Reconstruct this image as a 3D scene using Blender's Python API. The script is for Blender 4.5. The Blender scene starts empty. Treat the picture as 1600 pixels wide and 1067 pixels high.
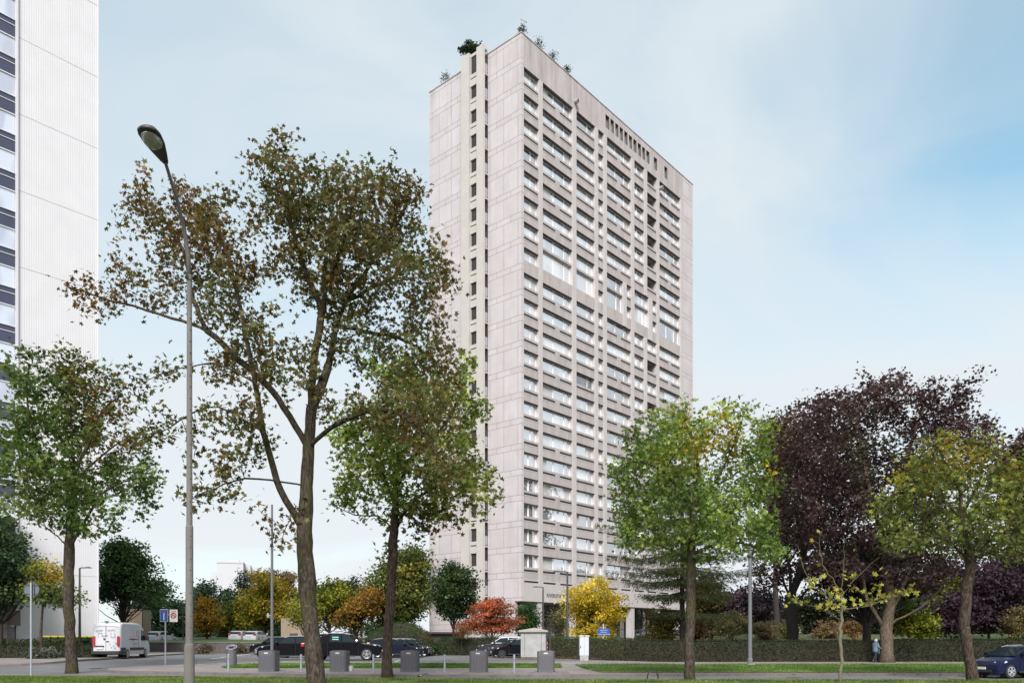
import bpy, bmesh, math, random
import numpy as np
from mathutils import Vector, Matrix, noise
from mathutils.geometry import delaunay_2d_cdt
R = math.radians
F = 1241.0; CXP = 800.0; HY = 998.0; HC = 1.75
sc = bpy.context.scene
COL = sc.collection
rng = np.random.default_rng(7); random.seed(7)

# ---------------------------------------------------------------- terrain
def clamp01(v): return 0.0 if v < 0 else (1.0 if v > 1 else v)
def sm(v): v = clamp01(v); return v*v*(3-2*v)
def g(x, y):
    h = 0.33*sm((y-43)/9)*sm((13-x)/10)
    h += 2.35*sm((y-64)/34)*sm((x-13)/9)
    h -= 0.0
    return h
def P(px, py, Y): return Vector(((px-CXP)/F*Y, Y, HC+(HY-py)/F*Y))
def GP(px, py):
    Y = 20.0
    for i in range(4000):
        z = HC+(HY-py)/F*Y
        if z <= g((px-CXP)/F*Y, Y): break
        Y += .05
    return Vector(((px-CXP)/F*Y, Y, g((px-CXP)/F*Y, Y)))
def onG(px, Y):
    x = (px-CXP)/F*Y
    return Vector((x, Y, g(x, Y)))

# ---------------------------------------------------------------- materials
MATS = {}
def new_mat(name):
    m = bpy.data.materials.new(name); m.use_nodes = True
    nt = m.node_tree; nt.nodes.clear()
    out = nt.nodes.new('ShaderNodeOutputMaterial'); b = nt.nodes.new('ShaderNodeBsdfPrincipled')
    nt.links.new(b.outputs[0], out.inputs[0])
    return m, nt, b
def N(nt, t, **k):
    n = nt.nodes.new(t)
    for a, v in k.items():
        if isinstance(v, (int, float, str, bool)) and hasattr(n, a): setattr(n, a, v)
    return n
def math_(nt, op, a, b=None, c=None):
    n = nt.nodes.new('ShaderNodeMath'); n.operation = op
    for i, v in enumerate((a, b, c)):
        if v is None: continue
        if isinstance(v, (int, float)): n.inputs[i].default_value = v
        else: nt.links.new(v, n.inputs[i])
    return n.outputs[0]
def mixc(nt, f, a, b):
    n = nt.nodes.new('ShaderNodeMix'); n.data_type = 'RGBA'
    for s, v in ((n.inputs[0], f), (n.inputs[6], a), (n.inputs[7], b)):
        if isinstance(v, (int, float)): s.default_value = v
        elif isinstance(v, tuple): s.default_value = (*v, 1) if len(v) == 3 else v
        else: nt.links.new(v, s)
    return n.outputs[2]
def noise_(nt, scale, detail=4, stretch=None, rough=.6, co='Object'):
    tc = nt.nodes.new('ShaderNodeTexCoord'); n = nt.nodes.new('ShaderNodeTexNoise')
    n.inputs['Scale'].default_value = scale; n.inputs['Detail'].default_value = detail; n.inputs['Roughness'].default_value = rough
    src = tc.outputs[co]
    if stretch:
        mp = nt.nodes.new('ShaderNodeMapping'); mp.inputs['Scale'].default_value = stretch
        nt.links.new(src, mp.inputs[0]); src = mp.outputs[0]
    nt.links.new(src, n.inputs[0]); return n.outputs[0]
def ramp(nt, f, lo, hi):
    n = nt.nodes.new('ShaderNodeMapRange'); n.inputs[1].default_value = lo; n.inputs[2].default_value = hi
    nt.links.new(f, n.inputs[0]); return n.outputs[0]
def mat(name, col, rough=.7, var=.25, scale=3., bump=0., metal=0., spec=.5, col2=None, stretch=None, coat=0., fine=0.):
    if name in MATS: return MATS[name]
    m, nt, b = new_mat(name)
    b.inputs['Roughness'].default_value = rough; b.inputs['Metallic'].default_value = metal
    b.inputs['Specular IOR Level'].default_value = spec; b.inputs['Coat Weight'].default_value = coat
    b.inputs['Coat Roughness'].default_value = .05
    c2 = col2 or tuple(c*(1-var) for c in col)
    f = ramp(nt, noise_(nt, scale, 6, stretch), .3, .7)
    c = mixc(nt, f, c2, col)
    if fine:
        f2 = ramp(nt, noise_(nt, scale*fine, 3), .3, .7)
        c = mixc(nt, math_(nt, 'MULTIPLY', f2, .35), c, tuple(x*.55 for x in col))
    nt.links.new(c, b.inputs['Base Color'])
    if bump:
        bp = N(nt, 'ShaderNodeBump'); bp.inputs['Strength'].default_value = bump; bp.inputs['Distance'].default_value = .03
        nt.links.new(noise_(nt, scale*8, 5, stretch), bp.inputs['Height']); nt.links.new(bp.outputs[0], b.inputs['Normal'])
    MATS[name] = m; return m
def leaf_mat():
    m, nt, b = new_mat('leaf')
    at = N(nt, 'ShaderNodeVertexColor'); at.layer_name = 'Col'
    out = [n for n in nt.nodes if n.type == 'OUTPUT_MATERIAL'][0]
    b.inputs['Roughness'].default_value = .6; b.inputs['Specular IOR Level'].default_value = .3
    nt.links.new(at.outputs[0], b.inputs['Base Color'])
    tr = N(nt, 'ShaderNodeBsdfTranslucent')
    hs = N(nt, 'ShaderNodeHueSaturation'); hs.inputs['Value'].default_value = 1.35; hs.inputs['Saturation'].default_value = 1.1
    nt.links.new(at.outputs[0], hs.inputs['Color']); nt.links.new(hs.outputs[0], tr.inputs[0])
    mx = N(nt, 'ShaderNodeMixShader'); mx.inputs[0].default_value = .38
    nt.links.new(b.outputs[0], mx.inputs[1]); nt.links.new(tr.outputs[0], mx.inputs[2]); nt.links.new(mx.outputs[0], out.inputs[0])
    MATS['leaf'] = m; return m
LEAF = leaf_mat()

# ---------------------------------------------------------------- mesh helpers
class MB:
    def __init__(s): s.v = []; s.f = []; s.m = []
    def add(s, vs, fs, mi=0):
        o = len(s.v); s.v += [tuple(v) for v in vs]; s.f += [tuple(i+o for i in f) for f in fs]; s.m += [mi]*len(fs)
    def box(s, x0, x1, y0, y1, z0, z1, mi=0):
        x0, x1 = min(x0, x1), max(x0, x1); y0, y1 = min(y0, y1), max(y0, y1); z0, z1 = min(z0, z1), max(z0, z1)
        s.add([(x0,y0,z0),(x1,y0,z0),(x1,y1,z0),(x0,y1,z0),(x0,y0,z1),(x1,y0,z1),(x1,y1,z1),(x0,y1,z1)],
              [(0,3,2,1),(4,5,6,7),(0,1,5,4),(1,2,6,5),(2,3,7,6),(3,0,4,7)], mi)
    def quad(s, a, b, c, d, mi=0): s.add([a,b,c,d], [(0,1,2,3)], mi)
    def prism(s, pts, z0, z1, mi=0):      # pts ccw in xy
        n = len(pts)
        s.add([(p[0],p[1],z0) for p in pts]+[(p[0],p[1],z1) for p in pts],
              [tuple(reversed(range(n))), tuple(range(n,2*n))]+[(i,(i+1)%n,(i+1)%n+n,i+n) for i in range(n)], mi)
    def tube(s, pts, rad, n=8, mi=0, cap=True):
        pts = [Vector(p) for p in pts]
        if not hasattr(rad, '__len__'): rad = [rad]*len(pts)
        o = len(s.v); up = None
        for i, p in enumerate(pts):
            d = (pts[min(i+1,len(pts)-1)]-pts[max(i-1,0)])
            d = d.normalized() if d.length > 1e-9 else Vector((0,0,1))
            if up is None: a = d.orthogonal().normalized()
            else:
                a = (up-d*up.dot(d))
                a = a.normalized() if a.length > 1e-6 else d.orthogonal().normalized()
            up = a; b = d.cross(a)
            for k in range(n):
                t = 2*math.pi*k/n; s.v.append(tuple(p+(a*math.cos(t)+b*math.sin(t))*rad[i]))
        for i in range(len(pts)-1):
            for k in range(n):
                s.f.append((o+i*n+k, o+i*n+(k+1)%n, o+(i+1)*n+(k+1)%n, o+(i+1)*n+k)); s.m.append(mi)
        if cap:
            s.f.append(tuple(o+k for k in reversed(range(n)))); s.m.append(mi)
            e = o+(len(pts)-1)*n; s.f.append(tuple(e+k for k in range(n))); s.m.append(mi)
    def lathe(s, prof, c=(0,0,0), n=16, mi=0):
        s.tube([(c[0],c[1],c[2]+z) for r_, z in prof], [max(r_,1e-4) for r_, z in prof], n, mi)
    def build(s, name, mats, parent=None, smooth=False, loc=None, rz=0, bevel=0):
        me = bpy.data.meshes.new(name); me.from_pydata(s.v, [], s.f)
        if not isinstance(mats, (list, tuple)): mats = [mats]
        for m in mats: me.materials.append(m)
        me.polygons.foreach_set('material_index', s.m)
        if smooth: me.polygons.foreach_set('use_smooth', [True]*len(s.f))
        me.update()
        o = bpy.data.objects.new(name, me); COL.objects.link(o)
        if parent: o.parent = parent
        if loc is not None: o.location = loc
        if rz: o.rotation_euler = (0,0,rz)
        if bevel:
            b = o.modifiers.new('b','BEVEL'); b.width = bevel; b.segments = 2; b.limit_method = 'ANGLE'
        return o
def empty(name, loc=(0,0,0), rz=0):
    o = bpy.data.objects.new(name, None); COL.objects.link(o); o.location = loc; o.rotation_euler = (0,0,rz); o.empty_display_size = .3
    return o
def tag(o, label=None, cat=None, group=None, kind=None):
    if label: o['label'] = label
    if cat: o['category'] = cat
    if group: o['group'] = group
    if kind: o['kind'] = kind
    return o
def copy_tree(o, parent=None):
    c = o.copy(); COL.objects.link(c); c.parent = parent
    for ch in list(o.children): copy_tree(ch, c)
    return c
def text(s, size, name, m, parent, loc, rot, depth=.02, align='LEFT'):
    cu = bpy.data.curves.new(name, 'FONT'); cu.body = s; cu.size = size; cu.extrude = depth; cu.align_x = align; cu.resolution_u = 2
    t = bpy.data.objects.new(name, cu); COL.objects.link(t)
    dg = bpy.context.evaluated_depsgraph_get(); me = bpy.data.meshes.new_from_object(t.evaluated_get(dg))
    bpy.data.objects.remove(t); me.materials.clear(); me.materials.append(m)
    o = bpy.data.objects.new(name, me); COL.objects.link(o); o.parent = parent; o.location = loc; o.rotation_euler = rot
    return o
def npmesh(name, V, F_, mats, parent=None, cols=None, mi=None, smooth=False):
    """V (n,3); F_ list of (k) arrays all same K: array (m,K)"""
    me = bpy.data.meshes.new(name); nv = len(V); m, K = F_.shape
    me.vertices.add(nv); me.vertices.foreach_set('co', np.ascontiguousarray(V, dtype=np.float32).ravel())
    me.loops.add(m*K); me.loops.foreach_set('vertex_index', F_.astype(np.int32).ravel())
    me.polygons.add(m); me.polygons.foreach_set('loop_start', np.arange(0, m*K, K, dtype=np.int32))
    me.polygons.foreach_set('loop_total', np.full(m, K, dtype=np.int32))
    if mi is not None: me.polygons.foreach_set('material_index', mi.astype(np.int32))
    for mm in (mats if isinstance(mats, (list,tuple)) else [mats]): me.materials.append(mm)
    me.update(calc_edges=True)
    if cols is not None:
        ca = me.color_attributes.new('Col', 'FLOAT_COLOR', 'POINT')
        ca.data.foreach_set('color', np.ascontiguousarray(cols, dtype=np.float32).ravel())
    o = bpy.data.objects.new(name, me); COL.objects.link(o)
    if parent: o.parent = parent
    return o

# ---------------------------------------------------------------- leaves
def polar(lst): return [(r_*math.cos(R(a)), r_*math.sin(R(a))) for a, r_ in lst]
_ml = [(0,1.0),(26,.46),(50,.86),(80,.4),(112,.5),(180,.06),(-112,.5),(-80,.4),(-50,.86),(-26,.46)]
T_MAPLE = np.array([(x,y,-.22*abs(y)-.1*x*x) for x,y in polar(_ml)])
T_LEAF = np.array([(0,0,0),(.45,-.34,-.08),(1,0,-.12),(.5,.34,-.08)])
T_TRI5 = np.array([(0,0,0),(.2,-.5,-.1),(.6,-.25,0),(1,0,-.15),(.6,.25,0),(.25,.5,-.1)])
T_NEEDLE = np.array([(0,-.05,0),(1,-.03,-.1),(1,.03,-.1),(0,.05,0)])
def leaves(name, pos, size, cols, T, parent, tilt=.9, updir=1.0, svar=.3, dirs=None):
    n = len(pos); K = len(T)
    nrm = rng.normal(size=(n,3))*tilt; nrm[:,2] += updir
    nrm /= np.linalg.norm(nrm,axis=1)[:,None]
    d = rng.normal(size=(n,3)) if dirs is None else dirs+rng.normal(size=(n,3))*.25
    d -= nrm*(d*nrm).sum(1)[:,None]; d /= np.linalg.norm(d,axis=1)[:,None]+1e-9
    e = np.cross(nrm, d)
    s = (size*(1+svar*rng.uniform(-1,1,n)))[:,None,None]
    V = pos[:,None,:]+s*(T[None,:,0,None]*d[:,None,:]+T[None,:,1,None]*e[:,None,:]+T[None,:,2,None]*nrm[:,None,:])
    V = V.reshape(-1,3); Fc = np.arange(n*K).reshape(n,K)
    C = np.repeat(np.c_[cols, np.ones(n)], K, axis=0)
    return npmesh(name, V, Fc, LEAF, parent, C)
def hnoise(p, s, off=0.):
    return np.array([noise.noise(Vector((a[0]*s+off, a[1]*s+off*1.7, a[2]*s-off))) for a in p])
def colour(pos, pal, scale=.5, patches=(), seed=0., jit=.18):
    """pal: list of rgb ; value chosen by smooth noise + jitter; patches: (centre, radius, rgb)"""
    pal = np.array(pal, float); n = len(pos)
    t = np.clip(.5+.8*hnoise(pos, scale, seed)+rng.normal(size=n)*.22, 0, .9999)*(len(pal)-1)
    i = t.astype(int); f = (t-i)[:,None]; c = pal[i]*(1-f)+pal[np.minimum(i+1,len(pal)-1)]*f
    for cen, rad, rgb in patches:
        d = np.linalg.norm(pos-np.array(cen), axis=1)/rad+.35*hnoise(pos, 1.1, seed+9)
        w = np.clip(1.4-d*1.2,0,1)[:,None]*(rng.uniform(size=n)[:,None]<.85)
        c = c*(1-w)+np.array(rgb)*w
    tone = 1+.55*hnoise(pos, 1.9*scale, seed+31)  # clump-scale tone paints lit and shaded leaf masses into the colour
    return np.clip(c*(tone*(1+jit*rng.normal(size=n)))[:,None], .003, 1)

def bark_mat(name, base, dark, moss, lich, mossamt=.5, fs=11.):
    m, nt, b = new_mat(name); b.inputs['Roughness'].default_value = .95; b.inputs['Specular IOR Level'].default_value = .15
    fis = noise_(nt, fs, 5, (1.5,1.5,.38), .65); v = ramp(nt, fis, .40, .62)
    c = mixc(nt, v, dark, base)
    mo = ramp(nt, noise_(nt, 1.5, 4, (1,1,.5)), .62-.22*mossamt, .72-.1*mossamt)
    c = mixc(nt, math_(nt,'MULTIPLY', mo, .75), c, moss)
    li = ramp(nt, noise_(nt, 6, 4), .60, .68); c = mixc(nt, math_(nt,'MULTIPLY', li, .55), c, lich)
    nt.links.new(c, b.inputs['Base Color'])
    bp = N(nt,'ShaderNodeBump'); bp.inputs['Strength'].default_value = 1.; bp.inputs['Distance'].default_value = .04
    nt.links.new(fis, bp.inputs['Height']); nt.links.new(bp.outputs[0], b.inputs['Normal']); MATS[name] = m; return m
BARK = bark_mat('bark', (.09,.066,.05), (.028,.021,.017), (.06,.05,.03), (.17,.14,.11), .1)
BARKG = bark_mat('mossy_bark', (.09,.071,.055), (.026,.021,.017), (.06,.056,.018), (.14,.14,.12), .6)
BARKD = mat('dark_bark', (.04,.032,.026), .9, .5, 5, bump=.6, stretch=(3,3,.6))
BARKT = mat('twig_bark', (.06,.048,.036), .9, .4, 5)

# ---------------------------------------------------------------- space colonisation tree
def blob_points(blobs, Y0):
    pts = []
    for b in blobs:
        cx, cy, rx, ry, dY, rY, n = b
        Y = Y0+dY; c = np.array(P(cx, cy, Y)); s = Y/F
        u = rng.normal(size=(n,3)); u /= np.linalg.norm(u,axis=1)[:,None]; u *= (rng.uniform(size=(n,1))**(1/2.4))
        if n > 20:
            m = max(3, n//9); k = rng.integers(0, m, n); u = u[k]+rng.normal(size=(n,3))*np.array([.13,.13,.09])
        pts.append(c+u*np.array([rx*s, rY, ry*s]))
    return np.concatenate(pts)
def smooth_line(pts, step):
    pts = [Vector(p) for p in pts]; out = []
    n = len(pts)
    for i in range(n-1):
        p0 = pts[max(i-1,0)]; p1 = pts[i]; p2 = pts[i+1]; p3 = pts[min(i+2,n-1)]
        k = max(1, int((p2-p1).length/step))
        for j in range(k):
            t = j/k
            out.append(.5*((2*p1)+(-p0+p2)*t+(2*p0-5*p1+4*p2-p3)*t*t+(-p0+3*p1-3*p2+p3)*t**3))
    out.append(pts[-1]); return out
def sc_tree(name, label, cat, base, trunk, limbs, blobs, Y0, r0, leafsize, pal, patches=(), per=5, step=.35, seed=1, T=T_MAPLE,
            bark=None, group=None, tip=.008, spread=.16, drop=0., kill=None, infl=3.5, bscale=.5, leafthr=3, minleaf=0, tilt=.9, wob=.05, flare=1.5, trad=None):
    global rng
    rng = np.random.default_rng(seed); rnd = random.Random(seed)
    nodes = []; par = []
    def addline(pts, p0):
        prev = p0
        for i, q in enumerate(pts):
            nodes.append(np.array(q)+(rng.normal(size=3)*wob*step if i else 0)); par.append(prev); prev = len(nodes)-1
    tl = smooth_line([base]+[P(px,py,Y0+dy) for px,py,dy in trunk], step); addline(tl, -1)
    minr = {}
    for lb in limbs:
        lr = 0
        if isinstance(lb, tuple): lb, lr = lb
        pts = [P(px,py,Y0+dy) for px,py,dy in lb]
        arr = np.array(nodes); j = int(np.argmin(np.linalg.norm(arr-np.array(pts[0]),axis=1)))
        ln = smooth_line([Vector(nodes[j])]+pts[1:], step); n_b = len(nodes); addline(ln[1:], j)
        if lr:
            for q in range(n_b, len(nodes)): minr[q] = lr*(1-.75*(q-n_b)/max(1,len(nodes)-n_b))
    A = blob_points(blobs, Y0); n0 = len(nodes)
    kill = kill or step*1.15
    nd = np.full(len(A), 1e9); ni = np.zeros(len(A), int); alive = np.ones(len(A), bool); s0 = 0; cnt = {}
    for it in range(140):
        new = np.array(nodes[s0:]);
        if len(new) == 0: break
        for c in range(0, len(new), 400):
            dd = np.linalg.norm(A[:,None,:]-new[None,c:c+400,:],axis=2); k = dd.argmin(1); m_ = dd[np.arange(len(A)),k]
            b = m_ < nd; nd[b] = m_[b]; ni[b] = k[b]+s0+c
        s0 = len(nodes)
        alive &= nd > kill
        act = alive & (nd < infl*(3 if it < 6 else 1.6))
        if not act.any(): break
        NA = np.array(nodes); dirs = A[act]-NA[ni[act]]; dirs /= np.linalg.norm(dirs,axis=1)[:,None]
        acc = np.zeros_like(NA); np.add.at(acc, ni[act], dirs)
        for j in np.unique(ni[act]):
            if cnt.get(j,0) > 3: continue
            v = acc[j]+rng.normal(size=3)*.18
            pj = par[j]
            if pj >= 0:
                pd = NA[j]-NA[pj]; v = v/ (np.linalg.norm(v)+1e-9) + .35*pd/(np.linalg.norm(pd)+1e-9)
            v /= np.linalg.norm(v)+1e-9; cnt[j] = cnt.get(j,0)+1
            nodes.append(NA[j]+v*step); par.append(int(j))
    NP = np.array(nodes); n = len(NP); ch = [[] for _ in range(n)]
    for i, p in enumerate(par):
        if p >= 0: ch[p].append(i)
    tips = np.zeros(n)
    order = sorted(range(n), key=lambda i: -i)
    for i in order: tips[i] = max(1, sum(tips[c] for c in ch[i]))
    ex = math.log(max(tips[0],2))/math.log(r0/tip)
    rad = tip*tips**(1/ex)
    if trad: rad = np.minimum(rad, max(trad[0]*.45, .05))
    for q, v_ in minr.items(): rad[q] = max(rad[q], v_)
    # droop of twigs is left to the geometry; build chains
    tr = MB(); br = MB(); starts = [(0,-1)]; tot = 0
    while starts:
        s, pp = starts.pop(); chain = ([pp] if pp >= 0 else [])+[s]
        while ch[chain[-1]]:
            cs = sorted(ch[chain[-1]], key=lambda c: -tips[c]); starts += [(c, chain[-1]) for c in cs[1:]]; chain.append(cs[0])
        pts = [Vector(NP[i]) for i in chain]; rr = [rad[i] for i in chain]
        if pp >= 0: rr[0] = min(rr[0], rr[1]*1.15)
        rmax = rr[0]
        if s == 0 and trad:
            zz_ = [base[2]]+[P(px,py,Y0).z for px,py,dy in trunk]
            lim = [max(float(np.interp(p_.z, zz_[:len(trad)], trad)), .02) for p_ in pts]
            rr = [l_ if p_.z < zz_[len(trad)-1] else min(l_, max(r_,.02)) for l_,r_,p_ in zip(lim,rr,pts)]
        if s == 0:
            base_z = pts[0].z
            for i in range(len(rr)):
                h = pts[i].z-base_z
                rr[i] *= 1+ (flare-1)*math.exp(-h/.35) + .06*noise.noise(Vector((seed,0,h*1.3)))
            pts[0] = pts[0]-Vector((0,0,.25))
            tr.tube(pts, rr, 22)
            for q in range(len(tr.v)):
                ring = q//22
                if ring < len(pts):
                    c_ = pts[ring]; v_ = Vector(tr.v[q]); dd = v_-c_; nn = dd.normalized() if dd.length > 1e-6 else dd
                    k_ = .55*noise.noise(Vector((v_.x*2.2,v_.y*2.2,v_.z*.9+seed)))+.45*noise.noise(Vector((v_.x*9,v_.y*9,v_.z*2.5+seed)))
                    tr.v[q] = tuple(v_+nn*rr[ring]*.22*k_)
        else:
            br.tube(pts, rr, 8 if rmax > .06 else (5 if rmax > .02 else 3), cap=False)
    root = empty(name, base)
    tag(root, label, cat, group)
    for mb, nm in ((tr,'trunk'),(br,'branches')):
        mb.v = [(v[0]-base[0], v[1]-base[1], v[2]-base[2]) for v in mb.v]
        mb.build(nm, bark or BARK, root, smooth=True)
    tn = np.array([i for i in range(n) if tips[i] <= leafthr and i >= minleaf])
    pos = np.repeat(NP[tn], per, axis=0)
    pos = pos+rng.normal(size=pos.shape)*spread; pos[:,2] -= drop*rng.uniform(size=len(pos))
    cols = colour(pos, pal, bscale, patches, seed)
    o = leaves('crown', pos-np.array(base), leafsize, cols, T, root, tilt=tilt)
    return root
# clumpy tree for farther plants
def clump_tree(name, label, cat, base, blobs, Y0, leafsize, pal, nclump=60, per=60, csize=.45, trunk_r=.15, trunk_top=None, seed=1, bark=None,
               T=T_LEAF, group=None, patches=(), flat=.6, bscale=.35, updir=1., tilt=1.0, shell=.6, limbs=True, fork=.35):
    """blobs: (cx,cy,rx,ry,dY,rY,weight) in reference measurements at depth Y0"""
    global rng
    rng = np.random.default_rng(seed)
    W = sum(b[6] for b in blobs); cc = []
    for b in blobs:
        cx, cy, rx, ry, dY, rY, w = b; n = max(1,int(nclump*w/W)); c = np.array(P(cx,cy,Y0+dY)); s = (Y0+dY)/F
        u = rng.normal(size=(n,3)); u /= np.linalg.norm(u,axis=1)[:,None]; u *= (shell+(1-shell)*rng.uniform(size=(n,1)))*(rng.uniform(size=(n,1))**.25)*(.78+.40*rng.uniform(size=(n,1)))
        cc.append(c+u*np.array([rx*s,rY,ry*s]))
    C = np.concatenate(cc); C[:,2] = np.maximum(C[:,2], base[2]+.3)
    root = empty(name, base); tag(root, label, cat, group)
    top = C[:,2].max(); b0 = Vector(base)
    tx = trunk_top or (b0+Vector((0,0,(top-base[2])*.75)))
    cen = C.mean(0)
    if trunk_r > 0:
        mb = MB(); tl = smooth_line([b0-Vector((0,0,.15)), b0.lerp(Vector(tx),.35)+Vector((rng.normal()*.08,0,0)), b0.lerp(Vector(tx),.7), Vector(tx)], .5)
        rr = [trunk_r*(1-.8*i/len(tl))*(1.35 if i == 0 else 1) for i in range(len(tl))]
        mb.tube([p-b0 for p in tl], rr, 9)
        mb.build('trunk', bark or BARKD, root, smooth=True)
        if limbs:
            mb = MB()
            for c in C[:: max(1,len(C)//70)]:
                j = int(len(tl)*(fork+(1-fork)*rng.uniform()*.7)); j = min(j,len(tl)-1); p = tl[j]
                if c[2] < p.z: p = tl[int(len(tl)*fork)]
                m_ = p.lerp(Vector(c),.5)+Vector((0,0,-.06*(Vector(c)-p).length))
                mb.tube([p-b0, m_-b0, Vector(c)-b0], [trunk_r*.3, trunk_r*.18, trunk_r*.07], 4, cap=False)
            mb.build('branches', bark or BARKD, root, smooth=True)
    pos = np.repeat(C, per, axis=0); off = rng.normal(size=pos.shape)*csize*.55; off[:,2] *= flat
    pos = pos+off; pos[:,2] = np.maximum(pos[:,2], base[2]+.05)
    tone = np.repeat(1+.22*rng.normal(size=len(C)), per)
    cols = colour(pos, pal, bscale, patches, seed)*np.clip(tone,.55,1.5)[:,None]
    leaves('crown', pos-np.array(base), leafsize, cols, T, root, tilt=tilt, updir=updir)
    return root

GREEN = [(.035,.075,.018),(.06,.12,.025),(.10,.16,.03)]
# ---------------------------------------------------------------- world, sun, camera
SUN_EL, SUN_AZ = 40, 182          # azimuth clockwise from +Y (camera looks +Y)
w = bpy.data.worlds.new('World'); sc.world = w; w.use_nodes = True
nt = w.node_tree; nt.nodes.clear()
wo = N(nt,'ShaderNodeOutputWorld'); bg = N(nt,'ShaderNodeBackground'); nt.links.new(bg.outputs[0], wo.inputs[0])
sky = N(nt,'ShaderNodeTexSky'); sky.sky_type = 'NISHITA'; sky.sun_disc = False; sky.sun_elevation = R(SUN_EL); sky.sun_rotation = R(SUN_AZ)
sky.air_density = 1.0; sky.dust_density = .6; sky.ozone_density = 1.5
tc = N(nt,'ShaderNodeTexCoord'); mp = N(nt,'ShaderNodeMapping'); mp.inputs['Scale'].default_value = (1,1,2.2); mp.inputs['Location'].default_value = (.35,.2,.1)
nt.links.new(tc.outputs['Generated'], mp.inputs[0])
nz = N(nt,'ShaderNodeTexNoise'); nz.inputs['Scale'].default_value = 2.6; nz.inputs['Detail'].default_value = 7; nz.inputs['Roughness'].default_value = .5; nz.inputs['Distortion'].default_value = .8
nt.links.new(mp.outputs[0], nz.inputs[0])
sx = N(nt,'ShaderNodeSeparateXYZ'); nt.links.new(tc.outputs['Generated'], sx.inputs[0])
# clear patch of sky to the right, thin cloud elsewhere, milky towards the horizon
dv = N(nt,'ShaderNodeVectorMath'); dv.operation = 'DOT_PRODUCT'; dv.inputs[1].default_value = (.49,.715,.50)
nt.links.new(tc.outputs['Generated'], dv.inputs[0])
clear = math_(nt,'MULTIPLY', ramp(nt, dv.outputs['Value'], .958, .999), ramp(nt, sx.outputs[2], .27, .43))
cl = math_(nt,'ADD', math_(nt,'MULTIPLY', math_(nt,'SUBTRACT', nz.outputs[0], .5), 1.3), math_(nt,'SUBTRACT', .93, math_(nt,'MULTIPLY', clear, .72)))
hz = ramp(nt, sx.outputs[2], .28, .02)
cl = math_(nt,'ADD', cl, math_(nt,'MULTIPLY', hz, .22))
clc = N(nt,'ShaderNodeClamp'); nt.links.new(cl, clc.inputs[0])
skm = N(nt,'ShaderNodeVectorMath'); skm.operation = 'SCALE'; skm.inputs[3].default_value = 2.2
tint = mixc(nt, 1.0, (0,0,0), sky.outputs[0]); tn_ = tint.node; tn_.blend_type = 'MULTIPLY'; tn_.inputs[6].default_value = (.80,.98,.80,1)
nt.links.new(tint, skm.inputs[0])
CLOUD = mixc(nt, ramp(nt, sx.outputs[2], 0., .7), (6.5,6.8,7.05), (5.1,5.85,6.35))
skc = mixc(nt, clc.outputs[0], skm.outputs[0], CLOUD)
nt.links.new(skc, bg.inputs[0]); bg.inputs[1].default_value = .10
sun = bpy.data.lights.new('sun','SUN'); sun.energy = 4.4; sun.angle = R(26); sun.color = (1,.965,.94)
so = bpy.data.objects.new('sun', sun); COL.objects.link(so)
so.rotation_euler = (R(90-SUN_EL), 0, R(180-SUN_AZ)); so.location = (0,0,90)
cam = bpy.data.cameras.new('camera'); co = bpy.data.objects.new('camera', cam); COL.objects.link(co)
co.location = (0,0,HC); co.rotation_euler = (R(90),0,0); cam.lens = F/1600*36; cam.sensor_width = 36
cam.shift_y = (HY-533.5)/1600; cam.clip_end = 4000; sc.camera = co
sc.view_settings.view_transform = 'Standard'; sc.view_settings.look = 'None'; sc.view_settings.exposure = .42; sc.view_settings.gamma = 1
sc.render.engine = 'CYCLES'; sc.render.resolution_x = 1024; sc.render.resolution_y = 682

# ---------------------------------------------------------------- materials for the place
ASPH = mat('asphalt', (.17,.165,.17), .9, .42, .5, bump=.25, fine=24)
PAVE = mat('paving', (.28,.245,.225), .9, .42, .8, bump=.2, fine=14)
KERB = mat('kerb_stone', (.17,.15,.14), .9, .4, 1.5, bump=.3)
GRASSB = mat('turf', (.07,.105,.024), .95, .5, 1.2, bump=.5, col2=(.05,.08,.02))
EARTH = mat('earth', (.07,.075,.03), .95, .4, .3, bump=.4, col2=(.055,.045,.03))
WHITEP = mat('white_paint', (.62,.62,.6), .7, .2, 4)
CONC = mat('facade_concrete', (.515,.475,.468), .85, .14, .9, bump=.15, fine=30)
CONCS = mat('spandrel_concrete', (.475,.425,.412), .85, .32, 1.1, bump=.15, fine=30, stretch=(1,1,.22))
CREAM = mat('cream_concrete', (.505,.475,.44), .8, .1, .8, fine=20)
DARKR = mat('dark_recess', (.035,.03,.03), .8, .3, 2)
WFRAME = mat('white_frame', (.75,.75,.77), .4, .05, 5)
RAIL = mat('rail_panel', (.33,.33,.36), .4, .1, 3)
GMET = mat('grey_metal', (.16,.16,.175), .45, .12, 6, metal=.2)
DMET = mat('dark_metal', (.05,.048,.052), .5, .2, 6)
GALV = mat('galvanised_metal', (.36,.38,.42), .45, .2, 8, metal=.3)
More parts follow.
